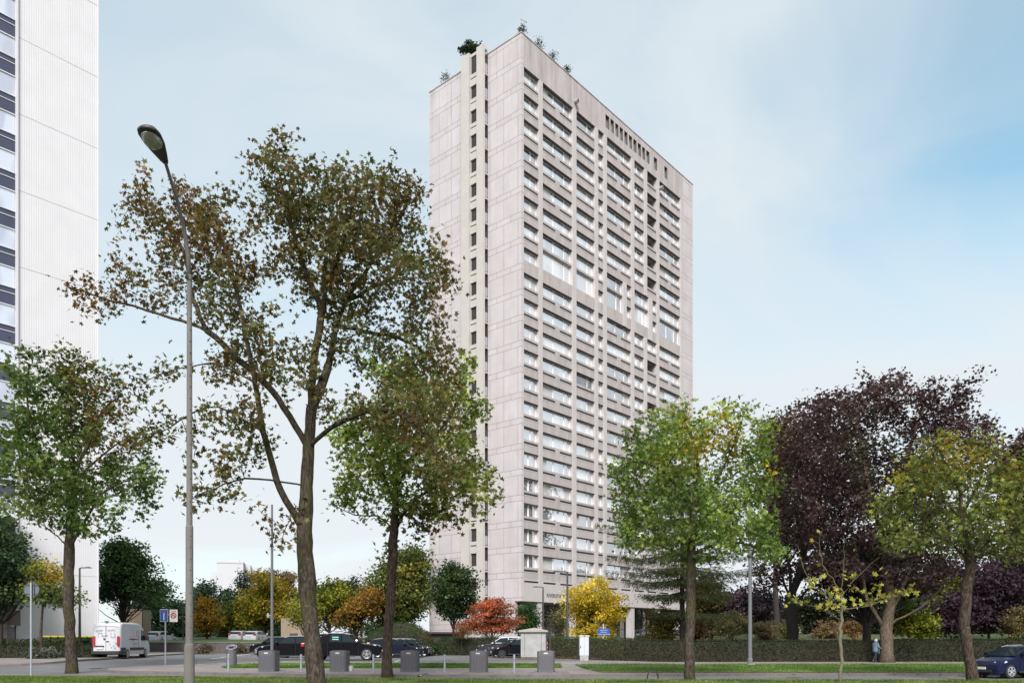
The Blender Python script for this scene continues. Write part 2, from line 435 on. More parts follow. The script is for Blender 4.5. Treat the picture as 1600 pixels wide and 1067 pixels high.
def joint_mat():
    m, nt, b = new_mat('panel_concrete'); b.inputs['Roughness'].default_value = .85
    tc = N(nt,'ShaderNodeTexCoord'); s = N(nt,'ShaderNodeSeparateXYZ'); nt.links.new(tc.outputs['Object'], s.inputs[0])
    # distance along the wall = y on the side wall and x on the front wall
    L = math_(nt,'ADD', s.outputs[1], s.outputs[0]); z = s.outputs[2]
    zr = math_(nt,'FLOORED_MODULO', math_(nt,'SUBTRACT', z, 11.44), 2.871)
    band = math_(nt,'LESS_THAN', zr, .68)
    d1 = math_(nt,'ABSOLUTE', math_(nt,'SUBTRACT', zr, .03)); d2 = math_(nt,'ABSOLUTE', math_(nt,'SUBTRACT', zr, .68))
    hl = math_(nt,'LESS_THAN', math_(nt,'MINIMUM', d1, d2), .026)
    sh = math_(nt,'ADD', L, math_(nt,'MULTIPLY', band, 1.06))
    ym = math_(nt,'FLOORED_MODULO', math_(nt,'SUBTRACT', sh, .42), 2.12)
    vl = math_(nt,'LESS_THAN', ym, .05)
    ln = math_(nt,'MAXIMUM', hl, vl)
    cell = N(nt,'ShaderNodeTexWhiteNoise'); cell.noise_dimensions = '2D'
    cb = N(nt,'ShaderNodeCombineXYZ')
    nt.links.new(math_(nt,'FLOOR', math_(nt,'DIVIDE', math_(nt,'SUBTRACT', sh, .42), 2.12)), cb.inputs[0])
    nt.links.new(math_(nt,'ADD', math_(nt,'FLOOR', math_(nt,'DIVIDE', math_(nt,'SUBTRACT', z, 11.44), 2.871)), math_(nt,'MULTIPLY', band, .5)), cb.inputs[1])
    nt.links.new(cb.outputs[0], cell.inputs[0])
    f = ramp(nt, noise_(nt, .5, 6), .3, .7)
    c = mixc(nt, f, (.46,.422,.43), (.55,.507,.517))
    c = mixc(nt, math_(nt,'MULTIPLY', cell.outputs[0], .35), c, (.40,.36,.35))
    st = ramp(nt, noise_(nt, .9, 5, (1,1,.06)), .5, .75)
    top = ramp(nt, z, 58, 70)
    c = mixc(nt, math_(nt,'MULTIPLY', math_(nt,'ADD', math_(nt,'MULTIPLY', top, .5), .15), st), c, (.24,.205,.20))
    fn = ramp(nt, noise_(nt, 22, 3), .35, .7); c = mixc(nt, math_(nt,'MULTIPLY', fn, .22), c, (.25,.22,.21))
    c = mixc(nt, math_(nt,'MULTIPLY', ln, .75), c, (.13,.115,.115))
    nt.links.new(c, b.inputs['Base Color']); return m
PANEL = joint_mat()
def stain_mat():
    m, nt, b = new_mat('parapet_concrete'); b.inputs['Roughness'].default_value = .85
    f = ramp(nt, noise_(nt, .5, 6), .3, .7); c = mixc(nt, f, (.39,.35,.345), (.47,.43,.42))
    st = ramp(nt, noise_(nt, 1.6, 6, (1,1,.08)), .42, .72); c = mixc(nt, math_(nt,'MULTIPLY', st, .6), c, (.23,.20,.20))
    fn = ramp(nt, noise_(nt, 22, 3), .35, .7); c = mixc(nt, math_(nt,'MULTIPLY', fn, .2), c, (.2,.17,.16))
    nt.links.new(c, b.inputs['Base Color']); return m
PARA = stain_mat()
def glass_mat(name, base, curtain, refl=.55, vs=.6):
    m, nt, b = new_mat(name)
    out = [n for n in nt.nodes if n.type == 'OUTPUT_MATERIAL'][0]
    v = ramp(nt, noise_(nt, vs, 0, (1,1,.35)), .44, .56)
    c = mixc(nt, v, base, curtain); nt.links.new(c, b.inputs['Base Color']); b.inputs['Roughness'].default_value = .5
    gl = N(nt,'ShaderNodeBsdfGlossy'); gl.inputs['Roughness'].default_value = .03; gl.inputs[0].default_value = (.97,.97,.98,1)
    mx = N(nt,'ShaderNodeMixShader'); mx.inputs[0].default_value = refl
    nt.links.new(b.outputs[0], mx.inputs[1]); nt.links.new(gl.outputs[0], mx.inputs[2]); nt.links.new(mx.outputs[0], out.inputs[0])
    return m
GLASS = glass_mat('window_glass', (.42,.44,.48), (.76,.76,.78), .7)
GLASSD = glass_mat('dark_glass', (.03,.035,.04), (.08,.09,.10), .3)
CGLASS = mat('car_glass', (.014,.022,.028), .05, .1, 2, spec=.24)
NAVY = mat('navy_spandrel', (.06,.065,.11), .3, .2, 1)

# ---------------------------------------------------------------- ground, road, pavements
def sheet(name, poly, off, m, step=1.5, kind='structure', skirt=0., gfun=g, matlist=None):
    """poly: list of (x,y); triangulated with inner grid points, following the terrain"""
    pts = []; n = len(poly)
    for i in range(n):
        a = Vector(poly[i][:2]); b = Vector(poly[(i+1)%n][:2]); k = max(1,int((b-a).length/step))
        for j in range(k): pts.append(a.lerp(b, j/k))
    nb = len(pts); edges = [(i,(i+1)%nb) for i in range(nb)]
    xs = [p.x for p in pts]; ys = [p.y for p in pts]
    x = min(xs)+step*.5
    def inside(x,y):
        c = False; j = n-1
        for i in range(n):
            xi, yi = poly[i][:2]; xj, yj = poly[j][:2]
            if (yi > y) != (yj > y) and x < (xj-xi)*(y-yi)/(yj-yi)+xi: c = not c
            j = i
        return c
    while x < max(xs):
        y = min(ys)+step*.5
        while y < max(ys):
            if inside(x,y): pts.append(Vector((x,y)))
            y += step
        x += step
    v, e, f, *_ = delaunay_2d_cdt(pts, edges, [], 1, 1e-5)
    f = [t for t in f if inside(sum(v[i].x for i in t)/len(t), sum(v[i].y for i in t)/len(t))]
    V = [(p.x,p.y,gfun(p.x,p.y)+off) for p in v]; mb = MB()
    f2 = []
    for t in f:
        a = (v[t[1]]-v[t[0]]).cross(v[t[2]]-v[t[0]])
        f2.append(tuple(t) if a > 0 else tuple(reversed(t)))
    mb.add(V, f2)
    if skirt:
        for i in range(nb):
            a, b = pts[i], pts[(i+1)%nb]
            za, zb = gfun(a.x,a.y)+off, gfun(b.x,b.y)+off
            mb.quad((a.x,a.y,za-skirt),(b.x,b.y,zb-skirt),(b.x,b.y,zb),(a.x,a.y,za),1 if matlist else 0)
    o = mb.build(name, matlist or m); tag(o, kind=kind); return o
# ground sheet
gx = [-1800,-900,-400,-200,-120,-80]+[x*2.0 for x in range(-30,36)]+[80,120,200,400,900,1800]
gy = [-300,-50,0,10,20]+[24+1.*i for i in range(81)]+[110,120,135,150,180,220,300,500,900,1800,3000]
GV = [(x,y,g(x,y)-.02) for y in gy for x in gx]; nx = len(gx)
mb = MB(); mb.add(GV, [(j*nx+i,j*nx+i+1,(j+1)*nx+i+1,(j+1)*nx+i) for j in range(len(gy)-1) for i in range(nx-1)])
tag(mb.build('ground', EARTH, smooth=True), kind='structure')
def gp(l): return [tuple(GP(px,py)[:2]) for px,py in l]
verge = gp([(-300,1059),(300,1061),(600,1063.6),(850,1065.6),(1900,1067)])
sheet('road', [(-46,36.5),(-20,36.4),(0,34.2),(20,33.2),(60,32.8),(60,42),(11.5,42),(10,60),(12,76),(-60,92),(-60,36.5)], .012, ASPH, 1.5)
pv = gp([(165,1050),(190,1051.5),(300,1053.5),(420,1056),(650,1057.6),(870,1057.6),(935,1056.8)])+[(14,37.9),(60,38.2),(60,57.0),(13,57.0)]+gp([(915,1035.5),(870,1036),(420,1037),(350,1038.5),(215,1043.5),(172,1046.5)])
sheet('pavement', pv, .13, PAVE, 1.2, skirt=.2, matlist=[PAVE,KERB])
lp = gp([(-500,1052),(-150,1046),(0,1041.5),(80,1037),(160,1031),(240,1025.2),(300,1021.5),(420,1015.5)])+[(-24,86),(-60,84)]
sheet('side_pavement', lp, .13, PAVE, 1.5, skirt=.2, matlist=[PAVE,KERB])
# kerb stones along the front edges
def kerb(line, off=.137, wd=.14):
    mb = MB(); ln = smooth_line([Vector((x,y,0)) for x,y in line], .5)
    for i in range(len(ln)-1):
        a, b = ln[i], ln[i+1]; d = (b-a).normalized(); nn = Vector((-d.y,d.x,0))*wd
        za, zb = g(a.x,a.y)+off, g(b.x,b.y)+off
        a1, b1 = a+nn, b+nn; e = d*.004; o_ = nn*-.02
        mb.add([(a.x+o_.x+e.x,a.y+o_.y,za-.2),(b.x+o_.x-e.x,b.y+o_.y,zb-.2),(b1.x-e.x,b1.y,zb-.2),(a1.x+e.x,a1.y,za-.2),(a.x+o_.x+e.x,a.y+o_.y,za),(b.x+o_.x-e.x,b.y+o_.y,zb),(b1.x-e.x,b1.y,zb),(a1.x+e.x,a1.y,za)],
               [(0,3,2,1),(4,5,6,7),(0,1,5,4),(1,2,6,5),(2,3,7,6),(3,0,4,7)])
    return tag(mb.build('kerb', KERB), kind='structure')
kerb(pv[:7]+[(14,37.9),(60,38.2)])
kerb(lp[:8])
vg = [(p[0],p[1]) for p in verge]
sheet('verge', [(-60,20),(60,20),(60,vg[-1][1])]+list(reversed(vg))+[(-60,vg[0][1])], .10, GRASSB, 2.0, skirt=.15)
s1 = gp([(345,1045.3),(385,1041),(430,1039.6),(650,1039.8),(876,1040.3),(878,1046.3),(600,1046.8),(430,1047),(350,1047)])
s2 = gp([(898,1041.5),(940,1040.6)])+[(14,51.2),(60,52.4),(60,38.6),(14,38.3)]+gp([(940,1054.4)])
sheet('grass_strip', s1, .15, GRASSB, 1.0); sheet('grass_strip', s2, .15, GRASSB, 1.2)
# raised lawn behind the stone wall, and the lawn in the park
def lawn_g(x,y): return 1.42+.6*sm((y-78)/40)
sheet('lawn', [(-42,83.5),(-18,75.8),(-17,130),(-80,150),(-80,95)], 0, GRASSB, 3, gfun=lawn_g)
def blades(name, poly, n, h, off, cols, gf=g, seed=3):
    r_ = np.random.default_rng(seed); xs = [p[0] for p in poly]; ys = [p[1] for p in poly]; out = []
    nn = len(poly); P_ = np.array(poly)
    x = r_.uniform(min(xs),max(xs),n*3); y = r_.uniform(min(ys),max(ys),n*3); ins = np.zeros(len(x),bool); j = nn-1
    for i in range(nn):
        xi,yi = P_[i]; xj,yj = P_[j]
        if yi != yj:
            c = ((yi > y) != (yj > y)) & (x < (xj-xi)*(y-yi)/(yj-yi)+xi); ins ^= c
        j = i
    x = x[ins][:n]; y = y[ins][:n]; n = len(x); z = np.array([gf(a,b) for a,b in zip(x,y)])+off
    a = r_.uniform(0,6.28,n); hh = h*r_.uniform(.5,1.3,n); wd = .012+.012*r_.uniform(size=n)
    lean = r_.normal(size=(n,2))*hh[:,None]*.4
    V = np.stack([np.c_[x-np.cos(a)*wd,y-np.sin(a)*wd,z-.01],np.c_[x+np.cos(a)*wd,y+np.sin(a)*wd,z-.01],np.c_[x+lean[:,0],y+lean[:,1],z+hh]],1).reshape(-1,3)
    global rng; rng = r_
    pos = np.c_[x,y,z]; c = colour(pos, cols, .6, (), seed, .25)
    o = npmesh(name, V, np.arange(n*3).reshape(n,3), LEAF, None, np.repeat(np.c_[c,np.ones(n)],3,axis=0)); tag(o, kind='stuff')
GC = [(.05,.10,.012),(.085,.17,.02),(.12,.21,.03),(.17,.24,.05)]
vb = [(-26,30.2),(26,30.2)]+list(reversed([p for p in vg if abs(p[0])<40]))
tag_b = blades('grass', vb, 70000, .075, .10, [(.07,.10,.02),(.10,.16,.025),(.14,.19,.04),(.19,.2,.07)])
blades('grass', s1, 24000, .07, .15, GC, seed=4); blades('grass', s2, 60000, .07, .15, GC, seed=5)
blades('grass', [(13,64),(60,64),(70,100),(13,90)], 30000, .09, 0, GC, seed=6)
# parking lines
def gline(name, a, b, wd, m, off=.02):
    a = GP(*a); b = GP(*b); d = (b-a).normalized(); nn = Vector((-d.y,d.x,0))*wd*.5; mb = MB(); K = 10
    for i in range(K):
        p = a.lerp(b,i/K); q = a.lerp(b,(i+1)/K); c = [p-nn,q-nn,q+nn,p+nn]
        mb.quad(*[(v.x,v.y,g(v.x,v.y)+off) for v in c])
    return tag(mb.build(name, m), kind='structure')
for a,b in (((608,1037.6),(652,1027.5)),((420,1037),(470,1031.8)),((700,1020.8),(712,1020.3)),((430,1031.3),(700,1030.6))):
    gline('parking_line', a, b, .14, WHITEP)
gline('road_marking', (405,1019.5), (330,1029), .2, WHITEP)
# dark paving inlays in front of the waste inlets
for px in (420,530,642,750,856):
    p = GP(px,1053.8); mb = MB(); x0,x1,y0,y1 = p.x-.9,p.x+1.0,p.y-1.1,p.y+.9
    mb.quad((x0,y0,g(x0,y0)+.136),(x1,y0,g(x1,y0)+.136),(x1,y1,g(x1,y1)+.136),(x0,y1,g(x0,y1)+.136))
    tag(mb.build('steel_cover', mat('cover_steel',(.2,.185,.18),.7,.2,4)), kind='structure')

# ---------------------------------------------------------------- main tower
ang = math.atan2(.7544,.6565)
def U(px): t = (px-CXP)/F; return (t*88.7-1.0)/(.6565-.7544*t)
tw = empty('apartment_tower', (1.0,88.7,0), ang)
tag(tw, 'tall beige concrete apartment tower with a grid of deep set windows', 'apartment tower')
LW, DW, TOP = 39.5, 14.91, 69.4
Z = lambda n: 65.86-2.871*n
WIN = 1.45
normal_cols = [(817.6,842.1),(847.6,894.6),(900.3,929.6),(934.3,943.2),(948.0,986.3),(990.8,1006.6),(1010.9,1026.3),(1030,1062.9)]
NC = [(U(a),U(b)) for a,b in normal_cols]
MC = [NC[0],NC[1],NC[2],NC[3],(U(947.8),U(974)),(U(978.8),U(986.6)),(U(991),U(1013.9)),(U(1019.2),U(1026.3)),NC[7]]
DBL = {1,2,4,6,8}
wall = MB(); para = MB(); sp = MB(); rec = MB()
D = .50
cells = []     # (u0,u1,ztop,zbot,type,row,col)
def bandbuild(cols, rows, zt, zb, dbl=False):
    # piers full height of this band
    edges = [0.45]+[c for ab in cols for c in ab]+[U(1064.5)]
    for i in range(0, len(edges), 2):
        if edges[i+1]-edges[i] > .02: wall.box(edges[i], edges[i+1], -.05, D, zb, zt)
    for ci,(a,b) in enumerate(cols):
        if dbl and ci in DBL:
            z0 = Z(rows[0]); zbot = 44.4
            cells.append((a,b,z0,zbot,'double',rows[0],ci)); sp.box(a,b,.03,D,zbot,Z(rows[-1]+1)-.0)
            sp.box(a,b,.12,D,z0-1.88,z0-1.62)
            continue
        for r in rows:
            z0 = Z(r); zbot = z0-WIN
            kind = 'win'
            if ci == 6 and not dbl and (r <= 5 or r in (9,11,13,16)): kind = 'loggia'
            cells.append((a,b,z0,zbot,kind,r,ci))
            zn = Z(r+1)
            if r == 7:  sp.box(a,b,.03,D,zn,zbot); continue
            sp.box(a,b,.035,D,zbot-.26,zbot)
            s0, s1 = zbot-.50, zbot-.26
            m_ = .12
            segs = [(a+m_, b-m_)] if b-a < 4.3 else [(a+m_,(a+b)/2-.42),((a+b)/2+.42,b-m_)]
            prev = a
            for q0,q1 in segs:
                sp.box(prev,q0,.031,D,s0,s1); prev = q1
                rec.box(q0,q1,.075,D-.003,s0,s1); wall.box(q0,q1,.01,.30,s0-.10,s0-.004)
            sp.box(prev,b,.031,D,s0,s1)
            sp.box(a,b,.032,D,zn,s0-.0) if not segs else None
            # lower spandrel body, slightly recessed from the piers
            if segs:
                for (q0,q1) in segs: sp.box(q0,q1,.033,D,s0-.10-.0,s0-.012) if False else None
                sp.box(a,b,.034,D,zn,s0-.001)
bandbuild(NC, list(range(0,6)), Z(0), Z(6))
bandbuild(MC, [6,7], Z(6), Z(8), True)
bandbuild(NC, list(range(8,20)), Z(8), Z(20))
# below the lowest windows: a row of slots, the smooth podium band, its soffit
zp = Z(20)
wall.box(.45, U(1064.5), -.05, D, 6.01, zp-.32)
for (a,b) in NC:
    segs = [(a+.12,b-.12)] if b-a < 4.3 else [(a+.12,(a+b)/2-.42),((a+b)/2+.42,b-.12)]
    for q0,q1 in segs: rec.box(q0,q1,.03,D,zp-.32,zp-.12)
    prev = a
edges = [.45]
for (a,b) in NC:
    segs = [(a+.12,b-.12)] if b-a < 4.3 else [(a+.12,(a+b)/2-.42),((a+b)/2+.42,b-.12)]
    for q0,q1 in segs: edges += [q0,q1]
edges.append(U(1064.5))
for i in range(0,len(edges),2): wall.box(edges[i],edges[i+1],-.049,D,zp-.32,zp-.12)
wall.box(.45,U(1064.5),-.0495,D,zp-.12,zp)
# parapet zone with the small upright slots
slots = [(945.7,951.8),(953.4,958.9),(960.9,966),(967.9,973),(975,980.2),(982.2,987.3),(989.1,994.2),(996.1,1001.3),(1003,1007.6),(1009.3,1014.5),(1021.2,1026.4),(1037.6,1042.3)]
sl = [(U(a),U(b)) for a,b in slots]; S0, S1 = 66.9, 68.55
prev = 0.45
for a,b in sl:
    para.box(prev,a,-.05,D,S0,S1); prev = b
para.box(prev,U(1064.5),-.05,D,S0,S1)
para.box(.45,U(1064.5),-.05,D,Z(0),S0); para.box(.45,U(1064.5),-.05,D,S1,TOP)
# body: side walls, back, core behind the windows, roof
pan = MB()
pan.box(0,.45,-.05,DW,6.01,TOP); pan.box(U(1064.5),LW,-.05,DW,0,TOP)
pan.box(0,.45,0.9,DW,-.5,6.0)
pan.box(.45,U(1064.5),DW-.5,DW,0,TOP-.05)
o = pan.build('side_wall', PANEL, tw)
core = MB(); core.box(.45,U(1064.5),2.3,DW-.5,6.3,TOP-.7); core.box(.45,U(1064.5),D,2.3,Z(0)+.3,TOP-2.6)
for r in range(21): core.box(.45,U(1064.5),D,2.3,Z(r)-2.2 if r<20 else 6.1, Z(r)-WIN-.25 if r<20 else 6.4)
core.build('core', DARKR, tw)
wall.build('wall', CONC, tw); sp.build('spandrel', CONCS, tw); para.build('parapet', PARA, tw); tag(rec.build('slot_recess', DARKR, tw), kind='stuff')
mb = MB(); mb.box(-.06,LW+.06,-.11,DW+.06,TOP,TOP+.12); mb.build('roof_edge', PARA, tw)
# windows
def window(a,b,zt,zb,col,seedv,parent=tw,slot=False):
    y = D-.04
    gl = MB(); gl.box(a,b,y,y+.03,zb,zt)
    o = gl.build('window', GLASS, parent)
    fr = MB(); fw = .05
    def rect(x0,x1,z0,z1):
        fr.box(x0,x0+fw,y-.035,y+.012,z0,z1); fr.box(x1-fw,x1,y-.035,y+.012,z0,z1)
        fr.box(x0+fw,x1-fw,y-.033,y+.01,z0,z0+fw); fr.box(x0+fw,x1-fw,y-.033,y+.01,z1-fw,z1)
    wd = b-a
    if slot: rect(a,b,zb,zt)
    elif wd < 1.4: rect(a,b,zb,zt)
    elif wd < 3: rect(a,a+wd*.62,zb,zt); rect(a+wd*.62,b,zb,zt)
    elif wd < 4.4: rect(a,a+wd*.1,zb,zt); rect(a+wd*.1,a+wd*.72,zb,zt); rect(a+wd*.72,b,zb,zt)
    else:
        for f0,f1 in ((0,.08),(.08,.44),(.44,.8),(.8,1)): rect(a+wd*f0,a+wd*f1,zb,zt)
    return o, fr
wins = []
for (a,b,zt,zb,kind,r,ci) in cells:
    if kind == 'loggia':
        mb = MB(); mb.box(a,b,2.2,2.28,zb,zt); o = mb.build('loggia_door', GLASSD, tw)
        mb = MB(); mb.box(a-.3,a,D,2.2,zb-.05,zt+.05); mb.box(b,b+.3,D,2.2,zb-.05,zt+.05); mb.box(a,b,D,2.2,zt,zt+.2); mb.build('loggia_wall', CONCS, tw)
        continue
    if kind == 'double':
        wins.append((a,b,zt,zt-1.62,r,ci)); wins.append((a,b,zt-1.88,zb,r,ci)); continue
    wins.append((a,b,zt,zb,r,ci))
wins.sort(key=lambda t: -( (t[1]-t[0])*(t[2]-t[3])/(88.7+.75*t[0])**2 ))
# joins needed because the window stands in a world frame: meshes are in tower coordinates
GLS = [glass_mat('window_glass_d', (.08,.09,.11), (.2,.21,.24), .6), glass_mat('window_glass_b', (.28,.31,.36), (.52,.55,.60), .68), glass_mat('window_glass_c', (.5,.5,.52), (.72,.71,.7), .5, .4), GLASS]
rest_g = MB(); rest_f = MB(); rr = random.Random(5)
for i,(a,b,zt,zb,r,ci) in enumerate(wins):
    gl = MB(); 
    if i < 97:
        o, fr = window(a,b,zt,zb,ci,i); fr.build('frame', WFRAME, o); o.data.materials[0] = GLASSD if (ci == 2 and r == 11) else rr.choice(GLS)
        if rr.random() < .28 and b-a > 1.5:      # blinds and curtains drawn part way behind the pane
            cu = MB(); w_ = (b-a)*rr.uniform(.12,.4); s_ = rr.choice((a+.08,b-w_-.08)); cu.box(s_,s_+w_,D-.052,D-.043,zb+.08,zt-.08)
            cu.build('curtain', mat('curtain',(.5,.49,.48),.6,.15,3,spec=.8), o)
    else:
        rest_g.box(a,b,D-.04,D-.01,zb,zt); tmp, fr = None, None
        fw = .06; y = D-.04
        for x0,x1 in ((a,b),) if b-a < 1.5 else ((a,(a+b)/2),((a+b)/2,b)):
            rest_f.box(x0,x0+fw,y-.06,y+.012,zb,zt); rest_f.box(x1-fw,x1,y-.06,y+.012,zb,zt); rest_f.box(x0+fw,x1-fw,y-.058,y+.01,zb,zb+fw); rest_f.box(x0+fw,x1-fw,y-.058,y+.01,zt-fw,zt)
sg_ = MB()
for a,b in sl: sg_.box(a,b,.27,.30,S0,S1)
for (a,b) in sl: mb = MB(); mb.box(a,b,.27,.30,S0,S1); q_ = mb.build('slot_window', GLS[1], tw)
so_ = MB()  # added dark slabs painting the shade under window heads and on slot jambs
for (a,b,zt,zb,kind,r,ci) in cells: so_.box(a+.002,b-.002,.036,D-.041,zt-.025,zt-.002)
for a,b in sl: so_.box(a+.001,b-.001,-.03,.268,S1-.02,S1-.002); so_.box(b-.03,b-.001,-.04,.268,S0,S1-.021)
tag(so_.build('soffit_shade', mat('soffit_shade_brown',(.10,.08,.078),.8,.2,3), tw), kind='stuff')
o = rest_g.build('window', GLASS, tw); tag(o, kind='stuff')
o = rest_f.build('frame', WFRAME, o)
# podium: columns, recessed glass wall, soffit
for u in (3.45,10,16.6,23.2,29.8,36.6):
    mb = MB(); mb.box(u-.42,u+.42,.1,.9,-.2,6.0); mb.build('column', CONC, tw)
mb = MB(); mb.box(.5,LW-.5,3.2,3.3,-.2,6.0); o = mb.build('glass_wall', GLASSD, tw)
mb2 = MB()
for i in range(28): mb2.box(.5+i*1.42,.56+i*1.42,3.12,3.21,-.2,6.0)
for z in (1.1,3.0,4.6): mb2.box(.5,LW-.5,3.11,3.205,z,z+.06)
mb2.build('frame', mat('green_frame',(.12,.16,.15),.5), o)
mb = MB(); mb.box(.46,U(1064.5)-.01,D,3.3,6.0,6.3); mb.build('soffit', CONCS, tw)
mb = MB(); mb.box(.46,.9,.1,DW,-.3,.35); mb.box(-.0,LW,-1.5,0.0,-.4,.2)
mb.build('plinth', CONC, tw)
text('RIVERSIDE TOWER', .62, 'lettering', mat('letter_metal',(.06,.05,.07),.5), tw, (U(853.5),-.055,6.62), (R(90),0,0), .02)
for px,zz in ((897.8,66.75),(1030.5,64.4+.4)):
    u = U(px); mb = MB(); mb.tube([(u,0,zz),(u,-.55,zz-.03)],[.26,.26],10); mb.tube([(u,-.56,zz-.03),(u,-.53,zz-.03)],[.17,.17],10,1); mb.build('rain_spout', [CONCS,DARKR], tw)
mb = MB()
for u in (9.9, 29.95): mb.box(u,u+.03,-.056,-.049,Z(0)+1.1,TOP)
mb.build('joint', DARKR, tw)
# cream balcony stack on the side wall (outwards = -x)
BT = 70.15; p = .907
mb = MB(); mb.box(-p,0,7.22,8.49,0,BT); mb.build('fin', CREAM, tw)
mb = MB(); mb.box(-p,-p+.38,5.0,6.0,0,BT); mb.build('fin', CREAM, tw)
mb = MB(); mb.box(-p+.38,0,5.05,7.22,BT-.35,BT-.02); mb.build('bay_roof', CREAM, tw)
bz = []
for n in range(0,24):
    z1 = 69.16-2.871*n     # top of opening ... slab zone below
    if z1 < 2: break
    bz.append(z1)
for n,z1 in enumerate(bz):
    mb = MB(); zb_ = z1-1.5
    mb.box(-.62,-.44,6.0,7.22,zb_-.42,zb_)                   # parapet set back between the fins
    mb.box(-.62,-.44,6.0,7.22,zb_-1.371,zb_-.56)
    mb.box(-p+.39,-.01,5.04,5.99,zb_-.75,zb_-.58)                  # slab
    o = mb.build('balcony', CREAM, tw)
    mb = MB(); mb.box(-.52,-.02,5.06,5.09,zb_-.5,zb_+.55); mb.build('railing_panel', RAIL, o)
    mb = MB(); mb.box(-.035,-.014,5.15,5.95,zb_-.5,z1-.15); mb.build('door', GLASSD, o)
mb = MB(); mb.box(-.012,-.004,5.02,5.99,3,BT-.5); mb.box(-.44,-.40,6.005,7.215,3,BT-.36); mb.build('bay_back', DARKR, tw)

# plants on the roof
def roofplant(px, py_top, u=None, s=None, kind='sapling', seed=1, label='', wd=12):
    if u is not None: bx, by, bz_ = 1.0+.6565*u-.7546*.5, 88.7+.7544*u+.6563*.5, TOP+.1
    else: bx, by, bz_ = 1.0-.7546*s+.6565*.6, 88.7+.6563*s+.7544*.6, TOP+.1
    sp_ = CXP+bx/by*F; h = (HY-py_top)/F*by+HC-bz_
    hp = h*F/by; yb = HY-(bz_-HC)/by*F
    bl = [(px,yb-hp*.35,wd,hp*.35,0,.4,3),(px+1,yb-hp*.75,wd*.45,hp*.25,0,.3,1)]
    return clump_tree('roof_'+kind, label, kind, (bx,by,bz_), bl, by, .16, [(.05,.06,.05),(.08,.10,.07),(.13,.13,.11)], nclump=26 if wd<12 else 60, per=9 if wd<12 else 30, csize=.38, trunk_r=.04, seed=seed, group='plants growing on the tower roof')
roofplant(816,36,u=.3,seed=2,label='thin sapling on the top corner of the concrete tower roof',wd=6)
roofplant(841,60,u=3.2,seed=3,label='wispy shrub on the roof edge just right of the tower corner',wd=8)
roofplant(862,80,u=5.6,seed=4,label='small leggy bush on the roof edge between two other bushes',wd=9)
roofplant(886,103,u=8.2,seed=5,label='small bush farthest right along the tower roof edge',wd=6)
roofplant(697,114,s=11.9,seed=6,label='spindly bush at the left end of the tower roof',wd=9)
clump_tree('roof_conifer','dark green bushy conifer on the roof beside the cream balcony stack','shrub',(1-.7546*6.9+.5,88.7+.6563*6.9+.6,TOP+.1),
   [(738,79,17,5,0,.9,3),(732,71,4,8,0,.4,1.2),(745,75,8,6,0,.5,1),(724,77,7,4,0,.4,.7)],93.5,.24,[(.012,.03,.014),(.02,.045,.02),(.035,.06,.025)],nclump=62,per=26,csize=.36,trunk_r=.08,seed=8)

# ---------------------------------------------------------------- white tower at the left edge
lt = empty('white_tower', P(29.8,998,59)-Vector((0,0,HC)), ang)
tag(lt, 'very tall white ribbed apartment tower at the left edge with dark banded windows', 'apartment tower')
WRIB = mat('white_cladding', (.65,.635,.65), .55, .06, .6)
WFLAT = mat('white_trim', (.60,.59,.62), .5, .05, 2)
mb = MB(); EW = 5.62; HT = 60
zs = [HC+(998-57.3)/F*59-5.68*k for k in range(-3,10)]
mb.box(-.1,EW,.1,12,0,HT)
o = mb.build('wall', WRIB, lt)
mb = MB(); k = 0; x = -.02
while x < EW-.08:
    for i in range(len(zs)-1):
        z1 = zs[i]-.03; z0 = zs[i+1]+.03
        if z1 > .2: mb.box(x,x+.085,.088,.1,max(z0,.2),min(z1,HT))
    x += .16
mb.build('cladding_ribs', WRIB, lt)
for z in zs:
    if z > 0: mb = MB(); mb.box(-.1,EW,.084,.1,z-.025,z+.025); mb.build('cladding_joint', mat('joint_grey',(.54,.53,.54),.7), lt)
mb = MB(); mb.box(EW-.04,EW+.03,.0,.12,0,HT); mb.box(-.22,-.06,-.06,.12,0,HT); mb.build('corner_trim', WFLAT, lt)
# peeling flecks
mb = MB(); rr2 = random.Random(4)
for i in range(130):
    u = .05+.16*rr2.randrange(0,35); z = rr2.uniform(12,46); n_ = rr2.randrange(1,6)
    for j in range(n_): mb.box(u+.1,u+.15,.093,.099,z+j*.28,z+j*.28+rr2.uniform(.05,.2))
mb.build('flaking_spot', mat('fleck_grey',(.50,.49,.51),.8), lt)
st = 2.84; zt0 = HC+(HY-37)/(F)*58.6
mb = MB(); mb.box(-14,-.22,.25,12,0,HT); mb.build('window_wall', NAVY, lt)
for k in range(-2,16):
    z = zt0-st*k        # top of the dark spandrel
    if z < 4.2: break
    for j in range(0,2):
        u1 = -.24-1.52*j; u0 = u1-1.46
        mb = MB(); mb.box(u0,u1,.12,.2,z-.86,z); mb.build('spandrel_panel', NAVY, lt)
        mb = MB(); mb.box(u0,u1,.15,.2,z-2.34,z-.92); o = mb.build('window', glass_mat('tower_glass',(.35,.36,.48),(.62,.64,.75),.5) if 'tg' not in globals() else tg, lt); tg = o.data.materials[0]
        fr = MB(); fr.box(u0,u1,.07,.13,z-.93,z-.85); fr.box(u0,u1,.07,.13,z-2.4,z-2.33); fr.box(u0,u1,.07,.13,z-2.84+.0,z-2.79); fr.build('frame', WFLAT, o)
        mb = MB(); mb.box(u0,u1,.14,.2,z-2.79,z-2.4); mb.build('lower_pane', glass_mat('frosted_pane',(.5,.52,.62),(.6,.62,.7),.35) if 'fp' not in globals() else fp, lt); fp = mb and lt.children[-1].data.materials[0]
mb = MB(); mb.box(-1.76,-1.70,.02,.22,4,HT); mb.build('mullion', WFLAT, lt)
